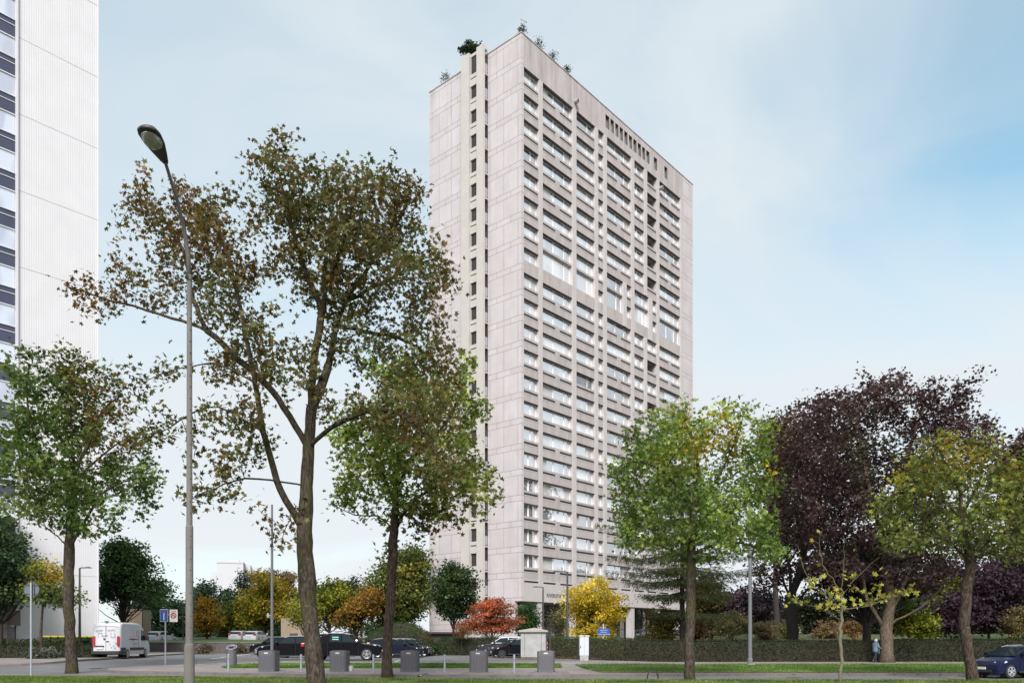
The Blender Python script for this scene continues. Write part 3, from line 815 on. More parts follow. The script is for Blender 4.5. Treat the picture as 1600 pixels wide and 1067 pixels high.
# ground floor with stone pier and shop window
mb = MB(); mb.box(-14,-.06,-.5,.24,2.75,3.85); mb.build('fascia', mat('brown_concrete',(.2,.155,.14),.85,.2,1.5), lt)
mb = MB(); mb.box(-14,-.9,-.55,.3,3.85,4.0); mb.build('canopy_edge', WFLAT, lt)
mb = MB(); mb.box(-1.75,-1.0,-.75,.2,-.3,4.25); mb.build('stone_pier', mat('rubble_stone',(.16,.135,.12),.9,.5,6,bump=1.), lt)
mb = MB(); mb.box(-3.6,-1.9,.02,.1,.2,2.6); o = mb.build('shop_window', mat('maroon_poster',(.14,.02,.04),.4,.3,2), lt)
fr = MB()
for u in (-3.7,-2.0): fr.box(u,u+.14,-.05,.15,0,2.7)
for z in (.15,.6,2.05,2.55): fr.box(-3.56,-2.0,-.05,.12,z,z+.1)
fr.build('frame', WFLAT, o)
mb = MB(); mb.box(-.85,-.35,-.2,.2,0,2.7); mb.build('door', mat('grey_door',(.32,.31,.34),.5), lt)
# ---------------------------------------------------------------- street trees (near)
OLB = [(.12,.075,.025),(.13,.095,.03),(.10,.11,.035),(.075,.095,.03),(.15,.09,.028)]
Y0 = 25.
b_ = onG(497,Y0)
L = lambda s, dy0, dy1: [(x,y,dy0+(dy1-dy0)*i/(len(s)-1)) for i,(x,y) in enumerate(s)]
sc_tree('maple_tree','big leaning maple in front with brown and olive leaves and a forked mossy trunk','tree', b_,
  L([(492,1040),(484,960),(478,880),(476,830),(479,760),(482,700),(486,640),(489,574),(499,517),(506,472),(510,430)],0,0),
  [(L([(474,825),(455,795),(438,765),(416,693),(402,617),(392,565),(371,461),(352,390),(330,320)],0,-2.2),.115),
   (L([(481,700),(426,612),(375,565),(322,517),(229,484),(172,469),(105,447)],0,1.2),.085),
   L([(330,521),(300,465),(285,390),(235,315)],.6,2.0),
   L([(503,480),(470,405),(455,349),(436,274),(428,222)],0,-.8),
   L([(485,645),(511,577),(526,510),(541,472),(575,420),(620,350),(640,310)],0,1.6),
   L([(508,450),(530,400),(545,350),(560,285)],0,-2.2),
   L([(528,520),(586,521),(640,535),(690,575),(715,600)],1,2),
   L([(481,705),(509,674),(554,650),(600,640),(650,665),(690,720)],0,-1.6),
   L([(478,765),(440,752),(383,748),(321,769),(300,780)],0,-2.5),
   L([(410,672),(360,645),(321,638),(250,675)],-.8,-2),
   L([(400,605),(345,570),(300,572),(245,586)],-1,-3),
   L([(541,470),(600,440),(660,410),(690,405)],.8,2.5),
   L([(479,790),(458,800),(440,840)],0,-1.5)],
  [(130,440,60,16,1.2,.8,60),(180,480,60,28,1,1.0,60),(235,340,50,55,1.8,1.6,150),(300,370,90,80,1,2.2,300),(270,430,90,45,1,2,170),
   (370,430,60,90,-1,2.2,170),(330,520,90,60,0,2,70),(435,260,38,50,-.6,1.2,130),(455,330,75,60,0,2.2,560),(540,330,95,60,0,2.4,760),(610,340,55,65,1,2.0,420),
   (560,430,105,60,0,2.6,620),(660,440,50,60,1.6,1.8,190),(480,420,60,60,0,2,160),(690,400,22,60,2,1.2,60),(660,530,55,55,1,1.8,230),(590,560,90,45,0,2,150),(690,590,30,40,1,1.3,90),
   (640,650,85,45,-.8,2,380),(690,725,45,45,-1.2,1.6,200),(590,640,60,40,-1,2,110),(420,560,90,70,-1,2.5,90),(250,590,60,50,-2.5,1.2,50),(240,680,50,30,-2,1,45),(320,700,80,80,-2,1.6,80),
   (320,780,60,30,-2.5,1,60),(420,700,70,60,-1,2,60),(445,855,30,35,-1.4,.6,40),(480,620,60,60,-1,2,45)],
  Y0,.27,.125,OLB,patches=[(P(300,350,Y0),2.6,(.13,.07,.02)),(P(150,450,Y0),2.2,(.14,.075,.018)),(P(690,560,Y0),1.2,(.11,.13,.03)),(P(700,780,Y0),1.6,(.10,.12,.025))],
  per=13,step=.3,seed=11,bark=BARKG,group='maple trees along the verge',kill=.42,tip=.008,spread=.20,leafthr=4,tilt=1.3,flare=1.1,trad=[.29,.27,.25,.26,.235,.20,.175,.165,.13,.09,.06])
# left maple
Y1 = 39.5; b_ = GP(112,1052); Y1 = b_.y
GM = [(.04,.075,.018),(.07,.12,.025),(.11,.16,.035),(.15,.18,.04)]
sc_tree('maple_tree','green maple with one rust coloured patch, left of the tall street lamp','tree', b_,
  L([(110,1000),(107,940),(107,880),(108,858),(112,800),(116,740),(112,680),(110,620)],0,0),
  [L([(108,860),(90,838),(60,815),(30,800),(5,790)],0,1),L([(110,855),(135,810),(160,770),(200,750),(240,745)],0,-1),
   L([(112,800),(85,760),(60,700),(45,640),(40,590)],0,-1.5),L([(115,745),(140,690),(160,640),(190,620)],0,1.5),L([(114,760),(150,720),(190,690),(225,680)],0,2),
   L([(110,820),(70,770),(30,740),(5,700)],0,2)],
  [(75,600,65,50,0,3,260),(50,680,60,60,-1,3,260),(110,640,60,60,1,3,200),(150,625,50,45,1,2.4,140),(100,720,85,70,0,3.4,360),(190,700,50,60,1,2.4,130),(30,760,45,45,1,2.2,130),
   (150,790,70,55,-1,2.6,220),(215,755,40,30,-1,1.8,80),(80,790,60,45,-1,2.4,140),(240,765,28,18,-1,1,30),(230,680,30,26,1,1.2,30),(120,560,35,20,0,1.5,50)],
  Y1,.25,.18,GM,patches=[(P(185,625,Y1),2.6,(.14,.065,.02)),(P(170,690,Y1),1.7,(.12,.07,.02)),(P(85,560,Y1),1.6,(.13,.12,.03))],
  per=18,step=.42,seed=21,bark=BARKG,group='maple trees along the verge',kill=.55,tip=.009,spread=.26,leafthr=3,tilt=1.1,flare=1.4)
# middle maple behind the big one
b_ = GP(605,1059); Y2 = b_.y
sc_tree('maple_tree','yellow green maple with a slim straight trunk between two grey waste inlets','tree', b_,
  L([(606,1000),(610,940),(613,880),(616,830),(618,780),(620,720),(625,660),(630,620)],0,0),
  [L([(616,825),(590,805),(555,805),(525,790)],0,-1),L([(617,830),(640,790),(680,760),(720,740),(750,720)],0,1),L([(618,790),(600,740),(570,700),(545,670)],0,1.5),
   L([(619,770),(650,710),(690,670),(715,630)],0,-1),L([(620,720),(600,660),(590,610)],0,-1.5)],
  [(690,650,60,60,0,2.6,260),(720,600,25,45,1,1.6,60),(640,620,60,50,0,2.6,190),(570,680,60,60,0,2.6,170),(620,710,70,60,0,3,260),(700,730,65,55,0,2.6,300),(745,765,30,28,0,1.4,90),
   (560,760,50,45,-1,2,130),(640,790,60,40,0,2.4,170),(700,790,40,35,0,1.8,130),(530,780,30,25,-1,1.4,40),(660,830,30,20,0,1.3,40),(610,860,22,30,0,.8,16)],
  Y2,.21,.19,[(.09,.125,.028),(.14,.19,.036),(.21,.27,.05),(.30,.31,.06)],patches=[(P(700,790,Y2),2.2,(.10,.085,.02)),(P(640,860,Y2),2.0,(.13,.08,.02))],
  per=16,step=.4,seed=31,bark=BARK,group='maple trees along the verge',kill=.52,tip=.009,spread=.25,leafthr=3,tilt=1.1,flare=1.5)
# right maples
b_ = GP(1078,1064); Y3 = b_.y
sc_tree('maple_tree','bright green maple with yellow tufts near its top, standing before the conifer','tree', b_,
  L([(1077,1000),(1079,940),(1080,880),(1083,840),(1084,800),(1088,770)],0,0),
  [L([(1080,885),(1050,860),(1010,845),(970,830)],0,1),L([(1082,860),(1120,850),(1170,850),(1205,865)],0,-1),L([(1085,800),(1065,770),(1040,740),(1000,720),(965,730)],0,-1.5),
   L([(1086,790),(1110,765),(1150,740),(1185,715),(1200,690)],0,1),L([(1087,780),(1090,730),(1085,690),(1070,660)],0,.6),L([(1110,765),(1135,720),(1150,680),(1160,655)],.5,-1),
   L([(1083,830),(1130,800),(1170,790)],0,2)],
  [(1040,690,60,45,0,3,330),(1090,665,50,30,0,2.6,170),(1150,680,55,35,0,2.6,170),(1190,700,25,40,1,1.6,70),(1000,740,50,45,0,2.6,260),(1060,740,60,45,1,2.8,220),(1150,760,60,45,1,2.8,260),
   (975,790,30,30,0,1.8,110),(1050,800,75,40,0,3.2,360),(1130,820,75,35,0,3,300),(1180,840,45,40,0,2.4,190),(1010,840,50,30,0,2.2,130),(1090,850,80,25,0,2.6,150),(1205,860,22,22,-1,1.2,50),(1130,650,12,20,0,.8,22)],
  Y3,.20,.145,[(.08,.125,.028),(.125,.19,.04),(.18,.25,.055),(.26,.30,.06)],patches=[(P(1115,680,Y3),1.6,(.48,.36,.03)),(P(1090,700,Y3),.7,(.45,.25,.03)),(P(1030,718,Y3),.6,(.40,.32,.03)),(P(1150,665,Y3),.9,(.32,.28,.04)),(P(1205,735,Y3),.7,(.35,.27,.03))],
  per=15,step=.34,seed=41,bark=BARKG,group='maple trees along the verge',kill=.44,tip=.008,spread=.22,leafthr=3,tilt=1.0,flare=1.3)
b_ = GP(1521,1063.5); Y4 = b_.y
sc_tree('maple_tree','olive and yellow maple with a crooked reddish trunk beside the parked navy hatchback','tree', b_,
  L([(1512,1010),(1507,960),(1513,910),(1516,880),(1508,840),(1503,800),(1500,760)],0,0),
  [L([(1514,880),(1490,850),(1455,835),(1420,825)],0,-1),L([(1515,885),(1535,850),(1570,830),(1610,820)],0,1),L([(1505,820),(1470,780),(1430,770),(1385,770)],0,1),
   L([(1503,800),(1530,760),(1560,730),(1600,700)],0,-1),L([(1501,770),(1480,730),(1465,700),(1450,690)],0,-1.5)],
  [(1490,705,50,25,0,2.4,150),(1450,740,60,40,0,2.6,220),(1540,730,60,35,0,2.6,190),(1410,780,55,30,0,2.2,170),(1480,790,75,45,0,3,330),(1560,790,70,50,0,3,330),(1620,760,60,60,1,2.6,170),(1385,740,18,10,0,1,22),
   (1440,840,60,30,0,2.4,170),(1510,850,60,30,0,2.4,130),(1590,850,60,35,0,2.6,170),(1380,800,22,14,0,1,30),(1640,850,50,50,0,2,60)],
  Y4,.21,.145,[(.09,.10,.025),(.11,.14,.035),(.16,.19,.04),(.26,.24,.04)],patches=[(P(1480,700,Y4),1.7,(.36,.25,.03)),(P(1400,730,Y4),1.1,(.38,.32,.03)),(P(1440,770,Y4),.5,(.34,.28,.02)),(P(1590,740,Y4),1.4,(.24,.17,.03))],
  per=11,step=.34,seed=51,bark=BARK,group='maple trees along the verge',kill=.44,tip=.008,spread=.22,leafthr=3,tilt=1.0,flare=1.3)
# young sapling
Y5 = 30.5; b_ = onG(1313,Y5)
sc_tree('young_maple','slender young maple with sparse yellow leaves and bare twigs','tree', b_,
  L([(1313,1040),(1314,980),(1315,960),(1316,920),(1318,870),(1322,840)],0,0),
  [L([(1315,960),(1290,930),(1262,900),(1245,850)],0,.5),L([(1316,930),(1350,890),(1375,870)],0,-.6),L([(1315,950),(1360,945),(1400,930),(1425,915)],0,.4),L([(1316,925),(1290,890),(1280,850),(1285,828)],0,-.8),L([(1315,965),(1280,950),(1250,940)],0,-.4)],
  [(1270,870,40,40,0,1.0,46),(1330,870,40,35,0,1.0,40),(1300,935,60,26,0,1.1,120),(1380,920,50,25,0,.9,64),(1250,920,20,30,0,.7,26)],
  Y5,.062,.15,[(.30,.25,.05),(.38,.34,.06),(.28,.32,.07),(.42,.30,.07)],per=2,step=.2,seed=61,bark=mat('young_bark',(.15,.135,.08),.85,.3,8),kill=.26,tip=.005,spread=.07,leafthr=2,tilt=1.3,wob=.12,flare=1.0,infl=1.8)
o = [c for c in COL.objects if c.name == 'young_maple'][0]
# leaf loss on the upper half: keep the lower leaves
cr = [c for c in o.children if c.name.startswith('crown')][0]
bm = bmesh.new(); bm.from_mesh(cr.data); zl = (HY-895)/F*Y5+HC; r_ = random.Random(3)
bmesh.ops.delete(bm, geom=[f for f in bm.faces if f.calc_center_median().z+b_[2] > zl and r_.random() < .88], context='FACES'); bm.to_mesh(cr.data); bm.free()

# ---------------------------------------------------------------- park trees to the right
PURP = [(.026,.014,.016),(.052,.028,.030),(.090,.052,.054),(.07,.042,.034)]
def big_clump(*a, **k): return clump_tree(*a, **k)
Y6 = 68.; b_ = onG(1238,Y6)
sc_tree('purple_maple','dark purple maple with a low black forked trunk right of the tall grey post','tree', b_,
  L([(1238,985),(1236,950),(1234,900),(1230,850),(1230,780)],0,0),
  [L([(1236,955),(1215,920),(1190,890)],0,1),L([(1237,955),(1262,920),(1285,880),(1300,830)],0,-1),L([(1235,940),(1250,890),(1262,820),(1270,740)],0,1),L([(1234,930),(1210,860),(1200,780)],0,-2)],
  [(1250,700,60,60,0,6,420),(1210,740,30,80,0,4,160),(1300,720,70,80,0,6,420),(1230,830,50,50,0,5,300),(1290,830,60,50,0,5,260),(1190,850,30,30,0,3,90),(1265,650,45,40,0,4,170),(1200,900,30,20,0,3,90),(1270,880,50,25,0,4,160),(1255,760,60,60,0,6,300)],
  Y6,.48,.27,PURP,patches=[(P(1215,690,Y6),4.5,(.10,.065,.04))],per=26,step=.75,seed=71,T=T_TRI5,bark=BARKD,group='purple maples in the park',kill=.95,tip=.012,spread=.36,leafthr=3,infl=7,bscale=.3)
Y7 = 55.2; b_ = onG(1386,Y7)
sc_tree('purple_maple','huge purple maple with a thick pale trunk beside the walking person','tree', b_,
  L([(1385,1000),(1384,985),(1388,960),(1392,930),(1385,880),(1380,820),(1375,760)],0,0),
  [L([(1384,985),(1372,965),(1360,945),(1348,905),(1335,850),(1320,790)],0,1),L([(1385,984),(1400,968),(1430,955),(1465,925),(1490,880)],0,-2),L([(1390,960),(1410,920),(1430,860),(1450,790),(1470,720)],0,2),
   L([(1382,850),(1360,770),(1345,700),(1340,640)],0,-1),L([(1380,820),(1410,740),(1430,670),(1450,620)],0,1),L([(1352,930),(1320,900),(1290,880)],1,3)],
  [(1350,640,65,45,0,4.5,330),(1400,620,55,35,0,4.5,260),(1460,640,60,45,0,4.5,330),(1500,670,40,50,0,3.5,190),(1345,597,16,18,0,1.4,30),(1385,600,26,14,0,2,40),(1455,600,28,14,0,2,40),(1500,625,30,18,0,2,50),(1540,670,18,18,0,1.2,20),
   (1300,650,45,45,0,4,220),(1350,730,80,60,0,6,500),(1440,740,80,70,0,6,500),(1520,720,30,40,0,3,90),(1330,820,70,50,0,5,330),(1420,830,80,45,0,5.5,360),(1490,850,50,50,0,5,220),(1380,890,70,25,0,4,150),(1270,770,30,60,0,3,180),(1310,890,50,25,0,4,150),(1450,900,50,20,0,4,120),(1400,780,90,60,0,6,300)],
  Y7,.40,.23,PURP,patches=[(P(1380,700,Y7-4),3.5,(.05,.055,.022))],per=24,step=.62,seed=81,T=T_TRI5,bark=bark_mat('pale_bark',(.16,.125,.09),(.06,.045,.035),(.09,.075,.04),(.18,.15,.12),.2),group='purple maples in the park',kill=.8,tip=.011,spread=.30,leafthr=3,infl=6,bscale=.3,flare=1.5)
big_clump('purple_maple','purple tree cut off by the right edge of the picture behind the yellowing maple','tree', onG(1640,75),
  [(1620,720,50,60,0,5,3),(1640,800,70,60,0,5,3),(1585,745,22,40,0,2,1)],75,.36,PURP,nclump=150,per=80,csize=1.1,trunk_r=.4,seed=91,T=T_TRI5,group='purple maples in the park')
big_clump('olive_tree','olive green tree behind the purple maples, rising left of them','tree', onG(1215,95),
  [(1225,700,40,50,0,5,2),(1205,760,30,60,0,4,1),(1240,800,60,80,0,5,2)],95,.5,[(.05,.06,.02),(.08,.09,.03),(.11,.10,.05)],nclump=110,per=60,csize=1.3,trunk_r=.4,seed=92)
big_clump('dark_tree','dark leafy tree with a straight black trunk behind the walking person','tree', onG(1354,66),
  [(1350,880,60,60,0,5,3),(1420,900,60,45,2,5,2),(1310,890,50,50,2,4,2)],66,.34,[(.014,.016,.012),(.03,.025,.02),(.035,.045,.015)],nclump=130,per=70,csize=1.,trunk_r=.42,trunk_top=P(1354,880,66),seed=93)
# low yellow-green boughs
for i,(px,Y,bl,lab) in enumerate([
   (1290,118,[(1290,950,60,40,0,6,3),(1240,965,40,30,0,5,1)],'dark green park tree far behind the orange tan bush'),
   (1170,125,[(1180,965,70,28,0,6,3)],'dark low park tree behind the violet shrubs'),
   (1395,112,[(1400,940,50,45,0,6,3),(1370,970,30,30,0,4,1)],'dark park tree seen through the gap right of the pale trunk'),
   (1480,108,[(1480,935,60,60,0,6,3)],'dark park tree behind the lime leafed small tree'),
   (1610,112,[(1610,900,80,80,0,6,3)],'dark park tree at the right edge behind the purple shrub')]):
    big_clump('dark_tree',lab,'tree', onG(px,Y),bl,Y,.5,[(.012,.018,.010),(.022,.032,.014),(.04,.05,.02)],nclump=110,per=60,csize=1.5,trunk_r=.25,seed=140+i,group='dark trees deep in the park')
big_clump('green_shrub_tree','lime and yellow leafed small tree behind the hedge, right of the pale trunk','tree', onG(1440,72),
  [(1430,975,38,26,0,2,3),(1410,950,16,22,0,1.5,1),(1470,915,40,45,3,2,2)],72,.3,[(.06,.11,.015),(.13,.19,.02),(.30,.26,.03),(.09,.14,.02)],nclump=110,per=55,csize=.7,trunk_r=.12,seed=94)
big_clump('purple_shrub','broad purple leafed shrub mass behind the right hedge','shrub', onG(1545,72),
  [(1540,940,70,60,0,4,4),(1590,900,50,50,0,4,2),(1490,960,30,35,0,3,1)],72,.32,[(.02,.011,.02),(.04,.022,.032),(.07,.042,.055)],nclump=230,per=60,csize=.9,trunk_r=.15,seed=95)
big_clump('purple_shrub','distant violet leafed shrub row seen under the green maple boughs','shrub', onG(1140,105),
  [(1140,950,70,38,0,4,3),(1105,930,35,45,0,4,1),(1185,945,40,40,0,4,2)],105,.4,[(.035,.022,.03),(.06,.04,.05),(.08,.055,.065)],nclump=170,per=60,csize=1.1,trunk_r=.2,seed=96)
big_clump('olive_tree','small russet green tree between the tower end and the violet shrubs','tree', onG(1112,80),
  [(1108,930,24,35,0,2.5,2),(1100,965,30,30,0,2,1)],80,.34,[(.10,.06,.02),(.09,.08,.02),(.05,.07,.02)],nclump=50,per=60,csize=.8,trunk_r=.15,seed=97)
for i,(px,py,rx,ry,Y,pal,lab) in enumerate([
   (1085,985,26,22,66,[(.12,.07,.03),(.16,.12,.04),(.08,.09,.03)],'brownish low bush at the foot of the conifer'),
   (1145,978,38,26,84,[(.16,.15,.06),(.22,.19,.09),(.11,.13,.04)],'buff and lime bush in the park, left of the tall grey post'),
   (1200,985,24,18,86,[(.20,.15,.08),(.24,.19,.10),(.15,.16,.06)],'buff bush just right of the tall grey post'),
   (1232,984,18,18,88,[(.18,.19,.06),(.24,.22,.09)],'pale lime bush left of the black forked trunk'),
   (1290,985,26,15,88,[(.20,.13,.08),(.17,.10,.06),(.23,.18,.07)],'tan bush behind the thin sapling stem'),
   (1335,982,20,14,84,[(.22,.12,.06),(.26,.16,.07)],'orange tan bush left of the dark straight trunk'),
   (1590,975,24,30,60,[(.12,.10,.04),(.16,.12,.05),(.08,.10,.03)],'thin tawny bush above the hedge by the navy hatchback')]):
    big_clump('park_bush',lab,'bush', onG(px,Y),[(px,py,rx,ry,0,rx*Y/F,1)],Y,.2,pal,nclump=60,per=45,csize=.45,trunk_r=.05,seed=100+i,group='autumn bushes in the park',limbs=False)
big_clump('orange_shrub','rounded green and orange shrub at the right end of the tower, above the hedge','shrub', onG(1037,62),
  [(1037,975,33,34,0,1.7,3),(1025,1000,35,20,0,1.6,1)],62,.17,[(.07,.10,.02),(.16,.10,.02),(.11,.13,.02),(.26,.10,.02)],nclump=120,per=60,csize=.45,trunk_r=.06,seed=110)

# conifer with layered drooping boughs
def conifer(name, label, base, Y, px, ptop, pbase_l, levels, seed, pal, group=None, needle=.2, bottom=None, tr=.22, dens=1.0):
    global rng
    rng = np.random.default_rng(seed); root = empty(name, base); tag(root, label, 'conifer', group); B = Vector(base)
    top = P(px, ptop, Y); mb = MB(); mb.tube([Vector((0,0,-.2)), (top-B)*.5, top-B],[tr,tr*.6,.02],9); mb.build('trunk', BARKD, root, smooth=True)
    pos = []; dr = []; mb = MB()
    for (py, lw, rw) in levels:      # measured half widths left, right
        zc = HC+(HY-py)/F*Y; nb = 11
        for k in range(nb):
            a = 2*math.pi*k/nb+rng.uniform(-.25,.25); cx = math.cos(a)
            ln = (rw if cx > 0 else lw)*Y/F*rng.uniform(.65,1.08); ln = ln*(.55+.45*abs(cx)); dirv = Vector((cx, math.sin(a), 0))
            pts = []
            for t in (0,.3,.6,.85,1.): pts.append(Vector((top.x-B.x,top.y-B.y,zc-B.z+rng.uniform(-.1,.1)))*1+dirv*ln*t+Vector((0,0,-.10*ln*math.sin(t*2.2)+.05*ln*t*t)))
            mb.tube(pts,[.05,.04,.028,.016,.006],4,cap=False)
            for t in np.linspace(.12,1,max(3,int(ln/.12*dens))):
                i = min(int(t*4),3); p0 = pts[0].lerp(pts[-1], t); seg = [0,.3,.6,.85,1.]
                for q in range(4):
                    if seg[q] <= t <= seg[q+1]: p0 = pts[q].lerp(pts[q+1],(t-seg[q])/(seg[q+1]-seg[q]))
                wd = .16*ln*math.sin(min(1,t*1.1)*2.6)+.12
                for s in range(9):
                    side = rng.normal()*wd; pos.append(np.array(p0)+np.array([-dirv.y*side, dirv.x*side, -abs(rng.normal())*.20-.12*abs(side)]))
                    dr.append([dirv.x*.5-dirv.y*np.sign(side)*.5, dirv.y*.5+dirv.x*np.sign(side)*.5, -.55])
    mb.build('branches', BARKD, root, smooth=True)
    pos = np.array(pos); pos = np.repeat(pos,4,axis=0)+rng.normal(size=(len(pos)*4,3))*.06; dr = np.repeat(np.array(dr),4,axis=0)
    leaves('crown', pos, needle, colour(pos,pal,.6,(),seed), T_NEEDLE*np.array([1,1.8,1]), root, tilt=1., dirs=dr); return root
conifer('larch_tree','larch with wide drooping layered boughs, half hidden behind the bright green maple', onG(1066,60), 60, 1066, 632, 0,
  [(650,12,12),(668,22,20),(700,45,35),(730,60,45),(760,80,60),(785,100,70),(810,125,90),(835,120,110),(862,132,120),(885,150,125),(903,100,110),(925,90,100),(955,60,80)], 120,
  [(.035,.05,.02),(.05,.065,.02),(.075,.075,.025)], needle=.17, tr=.23, dens=.62)

# ---------------------------------------------------------------- plants left and centre
def ct(name, label, cat, px, Y, blobs, pal, n, per, ls, cs, tr=.15, seed=0, **k):
    return clump_tree(name, label, cat, onG(px,Y), blobs, Y, ls, pal, nclump=n, per=per, csize=cs, trunk_r=tr, seed=seed, **k)
DG = [(.018,.04,.018),(.032,.065,.026),(.05,.09,.034)]; MG = [(.03,.055,.018),(.05,.085,.022),(.08,.12,.03)]
YE = [(.26,.20,.03),(.38,.27,.03),(.46,.33,.04),(.18,.18,.03)]
ct('garden_tree','dark green rounded tree cut off by the left edge before the white tower','tree',0,56,[(0,880,40,55,0,3.5,3),(-30,830,60,50,0,3.5,2),(10,930,35,25,0,2.5,1)],DG+[(.05,.07,.02)],170,70,.24,.8,.2,201)
ct('garden_tree','small tree with yellow crown top and green skirts behind the round sign','tree',66,54,[(70,895,32,22,0,2,2),(75,925,45,22,0,2.2,2),(100,935,30,18,0,1.5,1)],[(.06,.09,.02),(.10,.14,.03)],80,38,.2,.6,.13,202,
   patches=[(P(85,893,54),1.5,(.55,.38,.03)),(P(50,905,54),.9,(.45,.28,.04)),(P(68,875,54),1.0,(.38,.32,.05))],bark=BARK,trunk_top=P(68,900,54),fork=.75)
ct('garden_tree','dense dark green maple rising behind the white delivery van','tree',192,74,[(195,885,45,42,0,3.2,4),(165,915,35,30,0,3,2),(225,915,32,32,0,3,2),(190,860,22,20,0,2,1)],[(.028,.06,.022),(.045,.095,.03),(.075,.14,.036)],230,62,.27,.85,.22,203)
for i,(nm,lab,px,Y,bl,pal,n,per,ls,cs) in enumerate([
  ('park_tree','dark green broad tree behind the blue road sign',250,125,[(250,950,42,38,0,5,3),(215,960,20,30,0,4,1),(270,965,30,30,0,4,1)],DG,150,60,.42,1.4),
  ('park_tree','blue green tree with a pointed top left of the far white block',322,150,[(322,925,14,22,0,4,1),(322,955,30,35,0,5,3),(290,965,22,30,0,4,1)],[(.02,.04,.025),(.03,.055,.03),(.045,.07,.035)],150,55,.5,1.4),
  ('park_tree','amber leafed small tree standing on the raised lawn',322,100,[(322,945,12,14,0,2,1),(323,968,24,20,0,3,3)],[(.26,.15,.02),(.34,.20,.03),(.14,.13,.02)],80,45,.3,.8),
  ('park_tree','blue green tree under the far white block',358,150,[(358,945,22,28,0,5,2),(365,970,30,28,0,5,2)],[(.02,.04,.022),(.035,.06,.028)],110,55,.5,1.4),
  ('park_tree','greenish olive tree between the amber and the golden trees',372,118,[(368,962,28,28,0,4,2),(352,975,20,18,0,3,1)],[(.05,.07,.02),(.09,.10,.02),(.14,.13,.02)],90,50,.4,1.2),
  ('park_tree','large golden yellow tree behind the grey lamp post','' and 0 or 415,112,[(420,915,30,22,0,4,2),(410,945,40,28,0,5,3),(440,960,30,26,0,4,1),(400,968,38,18,0,4,1)],YE+[(.12,.16,.02)],190,58,.38,1.1),
  ('park_tree','brown thinning tree crown behind the golden tree',442,135,[(440,908,28,20,0,4,2),(445,930,30,20,0,4,1)],[(.16,.10,.05),(.20,.13,.06),(.12,.10,.04)],80,50,.4,1.2),
  ('park_tree','dark cedar top silhouetted against the far white block',386,150,[(386,903,18,7,0,4,1),(382,915,13,8,0,3,1),(392,925,16,8,0,3,1)],[(.012,.028,.018),(.025,.04,.025)],26,60,.4,1.1),
  ('park_tree','yellow green tree partly hidden by the big leaning trunk',515,96,[(520,930,32,26,0,4,3),(485,945,30,30,0,4,2),(535,955,25,22,0,3,1)],[(.06,.09,.015),(.12,.15,.02),(.24,.22,.02)],150,58,.34,1.1),
  ('park_tree','dark grey green tree behind the orange tree',548,128,[(548,925,18,22,0,4,2),(545,950,22,20,0,4,1)],[(.025,.04,.025),(.045,.06,.035)],60,55,.42,1.2),
  ('park_tree','orange leafed small tree left of the round clipped hedges',558,92,[(562,950,26,20,0,3,2),(545,968,24,16,0,2.5,2),(580,940,18,22,0,3,1)],[(.26,.12,.02),(.20,.11,.02),(.11,.09,.02)],100,50,.32,.9),
  ('park_tree','tall full green tree with yellowing top between slim trunk and tower',622,98,[(630,890,42,40,0,6,3),(600,920,35,40,0,5,2),(645,930,35,45,0,6,3),(612,955,45,28,0,5,2),(655,880,18,30,0,4,1)],[(.045,.07,.015),(.075,.10,.02),(.12,.14,.03),(.20,.17,.04)],290,60,.38,1.2),
  ('park_tree','far dark tree line behind the cars on the left',480,110,[(470,985,40,16,0,3,1),(590,980,40,16,0,3,1)],DG,60,50,.4,1.1)]):
    ct(nm,lab,'tree',px,Y,bl,pal,n,per,ls,cs,.22,210+i,group='trees beyond the parking area')
ct('park_tree','thin yellow green tree with a visible dark stem before the beige wall','tree',478,84,[(470,952,26,14,0,2,2),(486,958,20,14,0,2,2),(462,968,14,8,0,1.5,1)],[(.10,.13,.02),(.20,.20,.03),(.28,.24,.04)],60,30,.26,.8,.10,229,group='trees beyond the parking area')
ct('round_tree','dark green egg shaped tree against the tower side wall','tree',710,76,[(710,930,38,46,0,3,4),(712,900,28,24,0,2.4,1)],[(.02,.04,.014),(.035,.06,.018),(.06,.09,.025)],230,62,.24,.75,.16,230)
ct('red_shrub','orange red spreading shrub in front of the concrete tower','shrub',768,72,[(768,960,46,16,0,3,3),(765,945,34,12,0,2.4,2),(735,975,20,9,0,2,1),(790,972,28,10,0,2,1),(768,982,42,10,0,2.4,2)],[(.24,.06,.03),(.34,.085,.035),(.38,.14,.06),(.22,.09,.06)],190,58,.17,.6,.1,231,flat=.3,bark=BARKD)
ct('green_bush','dark green bush right of the orange red shrub','bush',826,74,[(826,962,20,24,0,1.6,2),(820,980,24,14,0,1.6,1)],[(.02,.06,.015),(.04,.09,.02)],70,55,.18,.55,.08,232)
ct('yellow_tree','brilliant yellow tree in front of the tower entrance','tree',925,66,[(925,930,42,24,0,2.6,3),(905,950,30,30,0,2.4,2),(950,955,32,28,0,2.4,2),(925,975,45,14,0,2.4,1),(925,988,40,11,0,2.4,1.4),(935,908,12,10,0,1,.3),(895,925,12,10,0,1,.25),(968,935,12,9,0,1,.25)],[(.36,.30,.03),(.55,.40,.03),(.60,.44,.04),(.22,.26,.03)],200,52,.19,.6,.12,233)
ct('wispy_shrub','wispy fading pink green shrub left of the yellow tree','shrub',868,68,[(868,972,24,24,0,1.6,1),(882,965,16,24,0,1.6,1)],[(.20,.15,.10),(.18,.19,.04),(.13,.10,.07)],60,18,.14,.6,.06,234)
ct('brown_shrub','low russet shrub at the foot of the orange red shrub','shrub',722,68,[(722,985,14,9,0,1,1)],[(.24,.09,.03),(.14,.08,.03)],20,50,.13,.4,.04,235,limbs=False)

